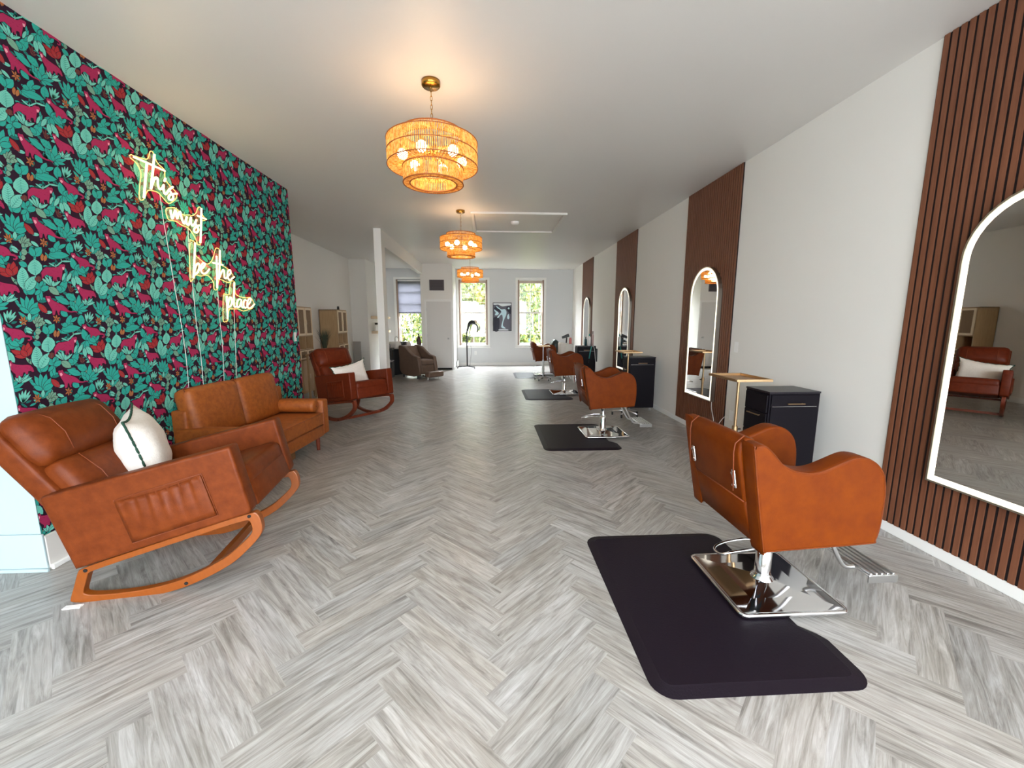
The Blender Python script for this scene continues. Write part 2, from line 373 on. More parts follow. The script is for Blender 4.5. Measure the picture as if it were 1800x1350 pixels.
# traced wallpaper motifs and neon letter strokes, in metres on the wall plane (y, z)
LEAVES=[('t',2.4073,1.4475,2.349,1.505,0.0062,0.0074,0),('t',2.4073,1.4475,2.3772,1.5331,0.0118,0.0071,0),('t',2.4073,1.4475,2.4079,1.5431,0.0127,0.0028,0),('t',2.4073,1.4475,2.4392,1.5368,0.0118,-0.0025,0),('t',2.4073,1.4475,2.4604,1.5103,0.0087,-0.0081,0),('t',2.4073,1.4475,2.4702,1.4742,0.0028,-0.0142,0),('t',2.4073,1.4475,2.3637,1.4789,0.0065,0.0095,0),('t',2.3998,1.4007,2.3551,1.4545,0.0067,0.007,0),('t',2.3998,1.4007,2.4557,1.4486,0.0047,-0.007,0),('l',2.4007,1.4062,2.4078,1.4503,0.0085,0.0001,0),('t',2.4083,1.5459,2.4335,1.6103,0.0185,-0.004,0),('t',2.4141,1.5517,2.4584,1.5933,0.0099,-0.0132,0),('t',2.4846,1.5799,2.5148,1.6363,0.0142,-0.0054,0),('t',2.4846,1.5799,2.5369,1.5998,0.0018,-0.0139,0),('t',2.4846,1.5799,2.4609,1.5131,-0.0114,0.002,0),('t',2.4846,1.5799,2.4812,1.5197,-0.0081,-0.0014,0),('t',2.4846,1.5799,2.4561,1.6261,0.0107,0.0089,0),('t',2.4846,1.5799,2.4512,1.5486,-0.0052,0.0069,0),('l',2.5529,1.604,2.4958,1.6494,0.0044,0.0054,0),('l',2.5529,1.604,2.5186,1.6603,0.0055,0.0043,0),('l',2.5529,1.604,2.5428,1.6669,0.0061,0.0025,0),('l',2.5529,1.604,2.5609,1.6363,0.006,-0.0,0),('l',2.5529,1.604,2.5811,1.6336,0.0039,-0.0039,0),('l',2.5529,1.604,2.6026,1.6403,0.0027,-0.005,0),('t',2.5942,1.5812,2.6371,1.6496,0.016,-0.0072,0),('t',2.5618,1.5904,2.6247,1.5906,-0.0043,-0.0184,0),('t',2.6,1.5817,2.576,1.6089,0.0095,0.009,0),('t',2.6213,1.6422,2.6518,1.7044,0.0069,-0.0018,0),('t',2.6164,1.63,2.6641,1.688,0.0056,-0.004,0),('l',2.6125,1.6413,2.6349,1.6906,0.0059,-0.0013,0),('g',2.5303,1.5993,2.5819,1.5582,-0.0115,-0.0138,0),('t',2.6346,1.5053,2.555,1.5483,0.0097,0.0146,1),('t',2.6754,1.5326,2.6178,1.5664,0.0117,0.0162,2),('t',2.6769,1.4655,2.6996,1.5676,0.0143,-0.0002,0),('t',2.6769,1.4655,2.6528,1.5254,0.01,0.0053,0),('t',2.6769,1.4655,2.7277,1.5261,0.0079,-0.0056,0),('t',2.6769,1.4655,2.7535,1.5053,0.0033,-0.0081,0),('t',2.6769,1.4655,2.7418,1.4734,-0.0005,-0.0081,0),('t',2.6769,1.4655,2.6333,1.4975,0.006,0.0072,0),('t',2.6769,1.4655,2.6662,1.514,0.0087,0.0033,0),('t',2.6769,1.4655,2.7008,1.4506,-0.0049,-0.0065,0),('l',2.7258,1.3945,2.7175,1.4509,0.0055,0.0016,0),('l',2.7258,1.3945,2.7345,1.4607,0.0055,0.0002,0),('l',2.7258,1.3945,2.7535,1.4643,0.0052,-0.0011,0),('l',2.7258,1.3945,2.7704,1.4539,0.0045,-0.0027,0),('l',2.7258,1.3945,2.772,1.4347,0.0035,-0.0037,0),('t',2.6807,1.3728,2.6925,1.4461,0.0202,0.0,2),('l',2.4008,1.575,2.4111,1.6992,0.0261,0.0052,4),('t',2.4374,1.7027,2.3984,1.7187,0.0071,0.0131,0),('l',2.4098,1.5703,2.4718,1.654,0.017,-0.0125,3),('l',2.4711,1.6562,2.4797,1.7481,0.0341,0.007,4),('g',2.4454,1.3911,2.4151,1.409,0.0058,0.0095,0),('g',2.4454,1.3911,2.4342,1.427,0.0094,0.0049,0),('g',2.4454,1.3911,2.4534,1.4345,0.0098,-0.0002,0),('g',2.4454,1.3911,2.4712,1.4246,0.0073,-0.0059,0),('g',2.4454,1.3911,2.4805,1.3967,-0.0002,-0.0106,0),('g',2.4454,1.3911,2.4258,1.3745,-0.0053,0.008,0),('g',2.4454,1.3911,2.4605,1.3809,-0.0063,-0.0093,0),('g',2.4189,1.3477,2.4498,1.347,-0.0027,-0.0169,0),('g',2.413,1.3171,2.436,1.3162,-0.002,-0.0123,0),('t',2.4818,1.3319,2.5266,1.3891,0.0134,-0.0107,0),('t',2.4803,1.329,2.4673,1.3808,0.0141,0.006,0),('t',2.6343,1.3916,2.557,1.3327,-0.0134,0.0197,0),('t',2.5575,1.3534,2.6765,1.3667,-0.0007,-0.0192,0),('t',2.596,1.3768,2.6305,1.4432,0.0131,-0.0051,0),('t',2.6172,1.3977,2.668,1.4297,0.0042,-0.008,0),('t',2.5829,1.3679,2.5877,1.3978,0.0145,-0.0001,0),('t',2.5741,1.464,2.61,1.4338,-0.0115,-0.0131,1),('r',2.4983,1.4506,2.4578,1.5034,0.0107,0.0098,0),('l',2.5853,1.7193,2.5513,1.7362,0.0024,0.0035,0),('l',2.5853,1.7193,2.636,1.762,0.0018,-0.0027,0),('l',2.6224,1.756,2.6821,1.7628,-0.0009,-0.0049,0),('l',2.5861,1.7136,2.5899,1.7371,0.0026,0.0003,0),('t',2.6988,1.7161,2.686,1.7871,0.0167,0.0073,0),('t',2.6988,1.7161,2.7534,1.697,-0.0086,-0.0143,0),('t',2.6988,1.7161,2.6342,1.6422,-0.0101,0.0077,0),('t',2.6988,1.7161,2.6714,1.614,-0.0128,0.0,0),('t',2.6988,1.7161,2.737,1.7524,0.0079,-0.008,0),('t',2.6988,1.7161,2.7036,1.6502,-0.0114,-0.0037,0),('l',2.6929,1.6793,2.7249,1.6155,-0.0135,-0.0087,1),('l',2.6764,1.6715,2.6789,1.6117,-0.0118,-0.0033,1),('l',2.6712,1.6948,2.6352,1.6376,-0.0085,0.0036,0),('t',2.7486,1.7069,2.7691,1.7543,0.0157,-0.0022,0),('t',2.7491,1.71,2.7894,1.7471,0.0081,-0.0082,0),('t',2.7473,1.7067,2.7335,1.7386,0.0111,0.0067,0),('r',2.7876,1.6427,2.7168,1.6819,0.0082,0.0108,0),('r',2.7876,1.6427,2.7292,1.6496,0.0038,0.0101,0),('r',2.7876,1.6427,2.7783,1.7073,0.0148,0.0053,0),('r',2.7876,1.6427,2.8047,1.7197,0.014,0.0007,0),('r',2.7876,1.6427,2.8176,1.6961,0.0107,-0.0032,0),('r',2.7876,1.6427,2.7624,1.6807,0.0107,0.0078,0),('b',2.6525,1.5795,2.6362,1.6259,0.0041,0.0022,0),('b',2.6525,1.5795,2.6548,1.6305,0.0043,0.0009,0),('b',2.6525,1.5795,2.6666,1.6106,0.0039,-0.001,0),('b',2.6525,1.5795,2.6404,1.5965,0.0037,0.003,0),('b',2.6525,1.5795,2.6739,1.5992,0.0026,-0.0028,0),('l',2.7371,1.5046,2.7124,1.5377,0.0055,0.0043,0),('l',2.7371,1.5046,2.733,1.5468,0.0066,0.0018,0),('l',2.7371,1.5046,2.7589,1.5383,0.0054,-0.0025,0),('l',2.7371,1.5046,2.7819,1.5496,0.0044,-0.0039,0),('l',2.7371,1.5046,2.7935,1.5261,0.0014,-0.0058,0),('o',2.3713,1.4007,2.349,1.4168,0.0024,0.0035,0),('o',2.3713,1.4007,2.3611,1.4331,0.0035,0.002,0),('o',2.3713,1.4007,2.38,1.4307,0.0035,-0.0005,0),('o',2.3713,1.4007,2.3912,1.4089,0.0008,-0.0038,0),('o',2.3713,1.4007,2.3799,1.3843,-0.0033,-0.0025,0),('o',2.3713,1.4007,2.3557,1.3844,-0.0022,0.0028,0),('o',2.5422,1.4165,2.5258,1.4356,0.0031,0.003,0),('o',2.5422,1.4165,2.5462,1.4417,0.0039,0.0,0),('o',2.5422,1.4165,2.5637,1.4273,0.0012,-0.0037,0),('o',2.5422,1.4165,2.5599,1.4037,-0.0027,-0.0035,0),('o',2.5422,1.4165,2.5382,1.392,-0.0039,0.0,0),('o',2.5422,1.4165,2.5206,1.4036,-0.0016,0.0034,0),('o',2.5169,1.3115,2.5254,1.354,0.0082,-0.0006,0),('o',2.5291,1.3111,2.5445,1.3507,0.0073,-0.0021,0),('b',2.4785,1.6227,2.4855,1.6566,0.0161,0.0008,0),('l',2.3724,1.3679,2.4058,1.3508,-0.004,-0.0075,1),('l',2.3726,1.3542,2.4022,1.3381,-0.0033,-0.006,0),('t',2.3156,1.2964,2.2994,1.3398,0.0109,0.0067,0),('t',2.3156,1.2964,2.3466,1.3277,0.0058,-0.0075,0),('t',2.2844,1.3032,2.3304,1.2713,-0.0073,-0.0121,0),('t',2.5033,1.6307,2.4793,1.595,-0.0061,0.0037,0)]
CATS=[([(2.5014,1.6584),(2.501,1.675),(2.5168,1.6981),(2.5321,1.7106),(2.5592,1.7113),(2.5849,1.7163),(2.6014,1.7214),(2.612,1.7343),(2.6196,1.7388),(2.6263,1.7374),(2.6361,1.7411),(2.6422,1.7355),(2.6403,1.7235),(2.6334,1.7097),(2.6218,1.7025),(2.6184,1.6887),(2.6124,1.6693),(2.6057,1.6453),(2.5999,1.6447),(2.5983,1.6632),(2.5843,1.6605),(2.5784,1.638),(2.572,1.6362),(2.5721,1.6546),(2.5654,1.6367),(2.5599,1.6373),(2.5618,1.6593),(2.546,1.6632),(2.5318,1.669),(2.5188,1.6614),(2.5096,1.6537),(2.5036,1.6391),(2.4985,1.6402)],[(2.6225,1.7212),(2.6357,1.7241),(2.6352,1.7141),(2.6292,1.7057),(2.6226,1.7078)]),([(2.5023,1.5423),(2.5071,1.5488),(2.5152,1.5459),(2.5267,1.55),(2.5303,1.5423),(2.5314,1.532),(2.5452,1.5218),(2.5657,1.5106),(2.5924,1.4988),(2.6076,1.4846),(2.617,1.4699),(2.634,1.4644),(2.6554,1.4661),(2.6689,1.4622),(2.6675,1.4573),(2.6544,1.46),(2.6327,1.4565),(2.6093,1.459),(2.5882,1.4656),(2.5715,1.4686),(2.562,1.452),(2.5646,1.4403),(2.5555,1.4401),(2.5523,1.4623),(2.547,1.4709),(2.5378,1.4416),(2.5249,1.4402),(2.5265,1.4674),(2.5199,1.4844),(2.5132,1.5002),(2.5073,1.517),(2.5029,1.5293)],[(2.5087,1.5325),(2.5207,1.5331),(2.5237,1.5213),(2.5151,1.5117),(2.5091,1.5183)]),([(2.6872,1.8056),(2.6928,1.8142),(2.6999,1.813),(2.7121,1.8173),(2.7159,1.8024),(2.7334,1.7961),(2.7549,1.7933),(2.7797,1.7878),(2.7909,1.7771),(2.7999,1.7597),(2.8154,1.7568),(2.8275,1.749),(2.8253,1.7348),(2.8125,1.7263),(2.8029,1.7289),(2.8055,1.7367),(2.813,1.7339),(2.8186,1.7434),(2.8078,1.747),(2.7927,1.7475),(2.7725,1.7437),(2.7615,1.7349),(2.7547,1.7444),(2.7407,1.7444),(2.7355,1.7315),(2.7293,1.732),(2.7304,1.7503),(2.7225,1.7673),(2.7121,1.7791),(2.7008,1.7852),(2.6897,1.7912)],[(2.6917,1.7998),(2.7044,1.8036),(2.7084,1.7941),(2.699,1.7849),(2.6925,1.7898)]),([(2.6878,1.6172),(2.694,1.625),(2.7012,1.6239),(2.7104,1.6265),(2.7129,1.6114),(2.7306,1.6036),(2.7557,1.5994),(2.7784,1.598),(2.7956,1.5929),(2.8041,1.5789),(2.8076,1.5587),(2.8002,1.5551),(2.7909,1.5641),(2.7794,1.5634),(2.7748,1.5473),(2.7668,1.5469),(2.7622,1.5592),(2.7543,1.5587),(2.7473,1.5395),(2.7382,1.539),(2.7347,1.5494),(2.7247,1.5352),(2.7165,1.536),(2.7174,1.5534),(2.7086,1.5651),(2.7003,1.5799),(2.6938,1.6007)],[(2.6926,1.6128),(2.7036,1.6155),(2.7065,1.6066),(2.7016,1.5953),(2.6954,1.5997)])]
NEON={'This':{'strokes':[('t',[(3.2108,2.5524),(3.3415,2.5551),(3.4887,2.5562)]),('t',[(3.3209,2.5493),(3.2871,2.4218),(3.2537,2.2907)]),('h',[(3.404,2.6426),(3.368,2.513),(3.3285,2.3738)]),('h',[(3.3318,2.3813),(3.3512,2.4231),(3.3741,2.4598),(3.3939,2.4761),(3.4059,2.4702),(3.4019,2.4326),(3.4056,2.4073),(3.4187,2.4013),(3.4411,2.4165),(3.4591,2.4439),(3.452,2.4148),(3.4545,2.3886),(3.4665,2.3786),(3.4853,2.3961),(3.5138,2.4286),(3.5544,2.46)]),('i',[(3.4852,2.5012),(3.4706,2.4728)]),('s',[(3.5089,2.4271),(3.5248,2.4095),(3.543,2.3907),(3.5419,2.3695),(3.5171,2.3486),(3.4947,2.3544),(3.5034,2.3792),(3.5323,2.398),(3.5914,2.4206)])],'back':[(3.1888,2.5442),(3.2074,2.5663),(3.2245,2.5667),(3.3337,2.5825),(3.3631,2.611),(3.3798,2.6494),(3.3965,2.6617),(3.4125,2.6556),(3.4275,2.6156),(3.4497,2.5908),(3.492,2.5758),(3.5054,2.5603),(3.4996,2.511),(3.5218,2.4773),(3.5652,2.4529),(3.6023,2.4274),(3.5901,2.3832),(3.5259,2.3303),(3.4921,2.3244),(3.4547,2.3481),(3.4141,2.3732),(3.3707,2.3735),(3.3134,2.3579),(3.2748,2.2967),(3.2509,2.274),(3.229,2.2852),(3.248,2.3776),(3.2715,2.4609),(3.2571,2.506),(3.2301,2.5304)]},'must':{'strokes':[('m',[(3.4993,2.2725),(3.4999,2.2372),(3.5064,2.2079),(3.5257,2.2364),(3.5481,2.2827),(3.5551,2.2653),(3.5594,2.2206),(3.577,2.2563),(3.5984,2.2836),(3.6068,2.2515),(3.6166,2.217),(3.6294,2.2003),(3.6488,2.2221),(3.6713,2.2624)]),('u',[(3.6713,2.2624),(3.657,2.229),(3.6615,2.2026),(3.6811,2.202),(3.7031,2.2374),(3.7197,2.2716)]),('u',[(3.7197,2.2716),(3.7126,2.2396),(3.7169,2.2101),(3.7306,2.2043),(3.7571,2.2295),(3.784,2.2667)]),('s',[(3.7748,2.2567),(3.7665,2.2291),(3.7872,2.2053),(3.7907,2.1801),(3.7678,2.1571),(3.7418,2.1594),(3.7415,2.1798),(3.7723,2.2072),(3.8138,2.2268)]),('t',[(3.8624,2.3797),(3.8358,2.2423),(3.8012,2.08)]),('t',[(3.7996,2.304),(3.9089,2.299)])],'back':[(3.4709,2.2733),(3.4832,2.2812),(3.5274,2.2964),(3.5683,2.3048),(3.6001,2.2938),(3.6245,2.2755),(3.6735,2.2754),(3.7227,2.2901),(3.756,2.2907),(3.8072,2.3265),(3.8286,2.3631),(3.852,2.3874),(3.8748,2.383),(3.8864,2.3333),(3.9145,2.3083),(3.9071,2.2879),(3.8585,2.2606),(3.821,2.081),(3.7985,2.0637),(3.7795,2.0655),(3.7638,2.1095),(3.7353,2.1426),(3.6932,2.177),(3.6406,2.1829),(3.6097,2.1859),(3.5644,2.1999),(3.5044,2.1955),(3.4793,2.199),(3.4671,2.2407)]},'be the':{'strokes':[('b',[(3.7357,2.0679),(3.6995,1.9116),(3.666,1.7671)]),('b',[(3.6806,1.8104),(3.7093,1.8713),(3.7444,1.8997),(3.7561,1.8775),(3.7333,1.8323),(3.6983,1.8046),(3.6788,1.7998)]),('e',[(3.7627,1.8465),(3.8073,1.8789),(3.8278,1.9058),(3.8045,1.9096),(3.7751,1.8747),(3.7708,1.8342),(3.8013,1.8179),(3.8448,1.8376),(3.8788,1.869)]),('t',[(3.9981,1.9994),(3.9788,1.8562),(3.9602,1.7072)]),('t',[(3.9352,1.9316),(4.076,1.93)]),('h',[(4.054,2.0591),(4.0244,1.9186),(3.9969,1.7901)]),('h',[(4.0043,1.808),(4.0413,1.8579),(4.076,1.8862),(4.0841,1.8571),(4.08,1.816),(4.1047,1.8127),(4.1399,1.837)]),('e',[(4.1399,1.837),(4.1806,1.8683),(4.1756,1.8961),(4.142,1.8785),(4.1287,1.827),(4.1572,1.7974),(4.1949,1.8191),(4.2327,1.8381)])],'back':[(3.6898,2.0594),(3.7176,2.0799),(3.7497,2.0705),(3.7416,1.9753),(3.7971,1.9363),(3.8815,1.9104),(3.9579,1.9654),(4.0077,2.0569),(4.0418,2.0768),(4.078,2.0518),(4.0772,1.9371),(4.1475,1.9115),(4.2357,1.8566),(4.2074,1.8054),(4.144,1.7754),(4.0352,1.794),(4.002,1.7564),(3.9743,1.6969),(3.931,1.6992),(3.9327,1.7612),(3.8653,1.8126),(3.7816,1.7953),(3.7202,1.7992),(3.6756,1.7577),(3.6426,1.7595)]},'place':{'strokes':[('p',[(4.0859,1.6437),(4.0733,1.5336),(4.0621,1.4263)]),('p',[(4.0877,1.552),(4.1121,1.6126),(4.1448,1.6353),(4.1549,1.5968),(4.1317,1.5566),(4.09,1.5372)]),('l',[(4.2235,1.7828),(4.1837,1.5921),(4.1938,1.545),(4.2364,1.5577)]),('a',[(4.3091,1.62),(4.2701,1.6241),(4.2334,1.5883),(4.2343,1.5452),(4.2757,1.5579),(4.3128,1.6108),(4.3044,1.5603),(4.3301,1.5423)]),('c',[(4.4004,1.6184),(4.3659,1.6211),(4.3397,1.5806),(4.3519,1.5443),(4.3946,1.5509)]),('e',[(4.3967,1.5638),(4.4528,1.5984),(4.4783,1.6354),(4.4451,1.6401),(4.4066,1.5899),(4.4158,1.5452),(4.4674,1.5502),(4.5377,1.5891)])],'back':[(4.0562,1.6448),(4.0918,1.6618),(4.1454,1.6683),(4.1833,1.7791),(4.226,1.7982),(4.2531,1.7795),(4.2427,1.6871),(4.3042,1.654),(4.4108,1.6478),(4.5018,1.653),(4.5495,1.5896),(4.5063,1.5417),(4.4351,1.5264),(4.3442,1.5111),(4.2727,1.5279),(4.1705,1.5247),(4.1203,1.5172),(4.0849,1.4204),(4.0439,1.4024),(4.0152,1.426)]}}
CORDS=[[(3.4381,2.3759),(3.4403,2.1892),(3.452,2.022),(3.4648,1.7852),(3.4817,1.5637),(3.4944,1.3816),(3.5022,1.1245),(3.4898,0.8151)],[(3.7059,2.2072),(3.6764,1.9492),(3.6752,1.6209),(3.6669,1.4483),(3.6711,1.3076),(3.6749,1.0356),(3.662,0.785)],[(3.9947,1.7029),(3.9817,1.4316),(3.9783,1.1662),(3.9409,0.7912)],[(4.2082,1.5166),(4.1845,1.2662),(4.156,0.986),(4.1366,0.7599)]]
# ------------------------------------------------------------------ the room
def build_floor():
    W_ = 0.122; n = 5; s2 = 1 / sqrt(2); ox, oy = -0.37, 1.685
    vs = []; fs = []; uvs = []; tones = []
    rr = random.Random(3)
    P = Vector((s2, -s2)) * W_; Q = Vector((-s2, -s2)) * W_
    x0, x1, y0, y1 = -5.6, 3.0, -2.9, 13.6
    for a in range(-110, 60):
        for m in range(-12, 12):
            for kind in (0, 1):
                p0, q0 = a + m * n, a - m * n
                if kind == 0: r = (p0, q0, p0 + n, q0 + 1)
                else: r = (p0, q0 + 1, p0 + 1, q0 + 1 + n)
                c = P * ((r[0] + r[2]) / 2) + Q * ((r[1] + r[3]) / 2) + Vector((ox, oy))
                if c.x < x0 - .4 or c.x > x1 + .4 or c.y < y0 - .4 or c.y > y1 + .4: continue
                k = len(vs); cs = [(r[0], r[1]), (r[2], r[1]), (r[2], r[3]), (r[0], r[3])]
                for (p, q) in cs:
                    v = P * p + Q * q + Vector((ox, oy)); vs.append((max(x0, min(x1, v.x)), max(y0, min(y1, v.y)), 0))
                fs.append((k, k + 3, k + 2, k + 1))
                du, dv = rr.uniform(0, 60), rr.uniform(0, 60)
                if kind == 0: u = [(du, dv), (du + .61, dv), (du + .61, dv + .122), (du, dv + .122)]
                else: u = [(du, dv), (du, dv + .122), (du + .61, dv + .122), (du + .61, dv)]
                uvs.append([u[0], u[3], u[2], u[1]])
                g = rr.gauss(1.0, 0.055); wm = rr.uniform(-0.012, 0.02)
                tones.append((g + wm, g, g - wm * 1.3, 1))
    me = D.meshes.new('floor'); me.from_pydata(vs, [], fs); me.update()
    me.uv_layers.new(name='plank'); ca = me.color_attributes.new('tone', 'FLOAT_COLOR', 'CORNER')
    ul = me.uv_layers['plank']; ca = me.color_attributes['tone']; i = 0
    for f in range(len(fs)):
        for j in range(4):
            ul.data[i].uv = uvs[f][j]; ca.data[i].color = tones[f]; i += 1
    me.materials.append(M_floor)
    o = D.objects.new('floor', me); COL.objects.link(o); o['kind'] = 'structure'
    struct('ground', MB().box((-5.7, -3.0, -0.2), (3.1, 13.7, -0.003)), M_dark)
build_floor()
struct('ceiling', MB().box((-5.6, -2.9, HC), (XR + .2, 13.5, HC + .15)), M_ceil)
struct('wall_right', MB().box((XR, -2.9, 0), (XR + .2, 13.5, HC)), M_wall)
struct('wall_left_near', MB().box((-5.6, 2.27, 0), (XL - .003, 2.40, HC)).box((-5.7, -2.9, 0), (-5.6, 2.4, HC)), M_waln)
# wallpapered wall: print is part of its surface
def wallpaper():
    mats = [flatmat('print_plum', srgb(44, 22, 40)), flatmat('print_teal', srgb(46, 160, 146)), flatmat('print_pale_teal', srgb(112, 196, 178)), flatmat('print_sage', srgb(116, 160, 138)),
            flatmat('print_red', srgb(158, 44, 48)), flatmat('print_ochre', srgb(172, 106, 62)), flatmat('print_brown', srgb(104, 56, 52)), flatmat('print_deep_teal', srgb(30, 116, 108)),
            flatmat('print_magenta', srgb(162, 42, 84)), flatmat('print_dark_magenta', srgb(122, 24, 62)), flatmat('print_pink', srgb(226, 156, 170))]
    CI = dict(t=1, l=2, g=3, r=4, o=5, b=6, d=7)
    S = 0.43; y0, y1, z0, z1 = 2.27, 5.56, 0.19, HC
    polys = []  # (layer, material, pts)
    prof = [(0.0, 0.0), (0.15, 0.6), (0.35, 0.98), (0.6, 0.95), (0.82, 0.6), (1.0, 0.0)]
    def leaf(B, Tp, Sd, ci, veins, lay, grow=0.0):
        B = Vector(B); Tp = Vector(Tp); Sd = Vector(Sd); ax = Tp - B
        if grow:
            L = max(ax.length, 1e-4); B = B - ax * (grow / L); ax = Tp + ax * (grow / L) - B; Sd = Sd * (1 + grow / max(Sd.length, 1e-4))
        p = [B + ax * t + Sd * s_ for t, s_ in prof] + [B + ax * t - Sd * s_ for t, s_ in reversed(prof[1:-1])]
        polys.append((lay, ci, p))
        if veins:
            dk = 7 if ci != 7 else 0
            a = B + ax * .04; b = B + ax * .93; w_ = Sd * min(0.05, 0.0011 / max(Sd.length, 1e-4))
            polys.append((lay + .4, dk, [a + w_, b, a - w_]))
            nv = {1: 0, 2: 4, 3: 6, 4: 9}[veins]
            for i in range(nv):
                t = 0.14 + 0.72 * i / max(nv - 1, 1)
                for sg in (1, -1):
                    q = B + ax * t; e = B + ax * min(.97, t + .1) + Sd * sg * .85 * (sin(pi * min(1, t + .1)) ** .6)
                    d = ax * 0.011
                    polys.append((lay + .4, dk, [q - d, e, q + d]))
    rr = random.Random(11); lay = 1
    for i in range(120):   # understorey leaves
        c_ = Vector((rr.uniform(0, S), rr.uniform(0, S))); a = rr.uniform(0, 2 * pi); L = rr.uniform(.02, .042)
        d = Vector((cos(a), sin(a))); s_ = Vector((-d.y, d.x)) * L * rr.uniform(.16, .3)
        leaf(c_ - d * L * .6, c_ + d * L * .6, s_, rr.choice([7, 7, 1, 1, 1, 3, 2]), 1, lay)
    lay = 3
    for (cc, b0, b1, t0, t1, s0, s1, v) in LEAVES:
        B = (b0, b1); Tp = (t0, t1); Sd = (s0, s1)
        Sd = (s0 * 1.12, s1 * 1.12); leaf(B, Tp, Sd, 0, 0, lay, grow=.0022); leaf(B, Tp, Sd, CI[cc], v if v else (1 if Vector(Sd).length > .006 else 0), lay + 1); lay += 2
    grass = [l for l in LEAVES if l[0] == 'l' and abs(l[5]) + abs(l[6]) < .0075][:14]
    for body, face in CATS:
        cx = sum(p[0] for p in body) / len(body); cz = sum(p[1] for p in body) / len(body)
        polys.append((lay, 0, [Vector((cx + (p[0] - cx) * 1.07, cz + (p[1] - cz) * 1.1)) for p in body]))
        polys.append((lay + 1, 8, [Vector(p) for p in body]))
        polys.append((lay + 2, 10, [Vector(p) for p in face]))
        xs = [p[0] for p in body]; zs = [p[1] for p in body]
        k = 0
        while k < 34:   # coat stripes
            q = Vector((rr.uniform(min(xs), max(xs)), rr.uniform(min(zs), max(zs))))
            ins = False
            for i in range(len(body)):
                a, b = body[i - 1], body[i]
                if (a[1] > q.y) != (b[1] > q.y) and q.x < (b[0] - a[0]) * (q.y - a[1]) / (b[1] - a[1]) + a[0]: ins = not ins
            k += 1
            if not ins: continue
            d = Vector((rr.uniform(.003, .006), rr.uniform(-.002, .002)))
            polys.append((lay + 2, 9, [q - d, q + Vector((0, .0009)), q + d, q - Vector((0, .0009))]))
        lay += 3
    for (cc, b0, b1, t0, t1, s0, s1, v) in grass:
        leaf((b0, b1), (t0, t1), (s0, s1), 2, 0, lay)
    mb = MB(); dx = 1.0e-5
    mb.add([(XL, y0, 0), (XL, y1, 0), (XL, y1, z1), (XL, y0, z1)], [(0, 1, 2, 3)], mi=0)
    for (ly, ci, p) in polys:
        ys = [q[0] for q in p]; zs = [q[1] for q in p]
        for i in range(-8, 9):
            for j in range(-8, 9):
                oy_, oz_ = i * S, j * S
                if min(ys) + oy_ < y0 or max(ys) + oy_ > y1 or min(zs) + oz_ < z0 - .02 or max(zs) + oz_ > z1:
                    if max(ys) + oy_ < y0 or min(ys) + oy_ > y1 or max(zs) + oz_ < z0 or min(zs) + oz_ > z1: continue
                pts = [(XL + dx * ly, max(y0, min(y1, q[0] + oy_)), max(z0 - .02, min(z1, q[1] + oz_))) for q in p]
                n = len(pts)
                A = sum(pts[k][1] * pts[(k + 1) % n][2] - pts[(k + 1) % n][1] * pts[k][2] for k in range(n))
                if abs(A) < 1e-9: continue
                mb.add(pts, [tuple(range(n)) if A > 0 else tuple(reversed(range(n)))], mi=ci)
    o = mb.build('wall_left', mats); o['kind'] = 'structure'
wallpaper()
struct('wall_left_core', MB().box((-2.68, 2.40, 0), (XL - .002, 5.56, HC)), M_wall)
struct('wall_alcove_near', MB().box((-3.93, 5.44, 0), (-2.68, 5.559, HC)), M_wall)
struct('wall_alcove_left', MB().box((-3.93, 5.44, 0), (-3.73, 11.5, HC)), M_wall)
struct('wall_alcove_back', MB().box((-3.73, 11.30, 0), (-3.29, 11.5, HC)), M_wall)
struct('wall_shampoo_side', MB().box((-3.49, 11.5, 0), (-3.29, 13.5, HC)), M_wall)
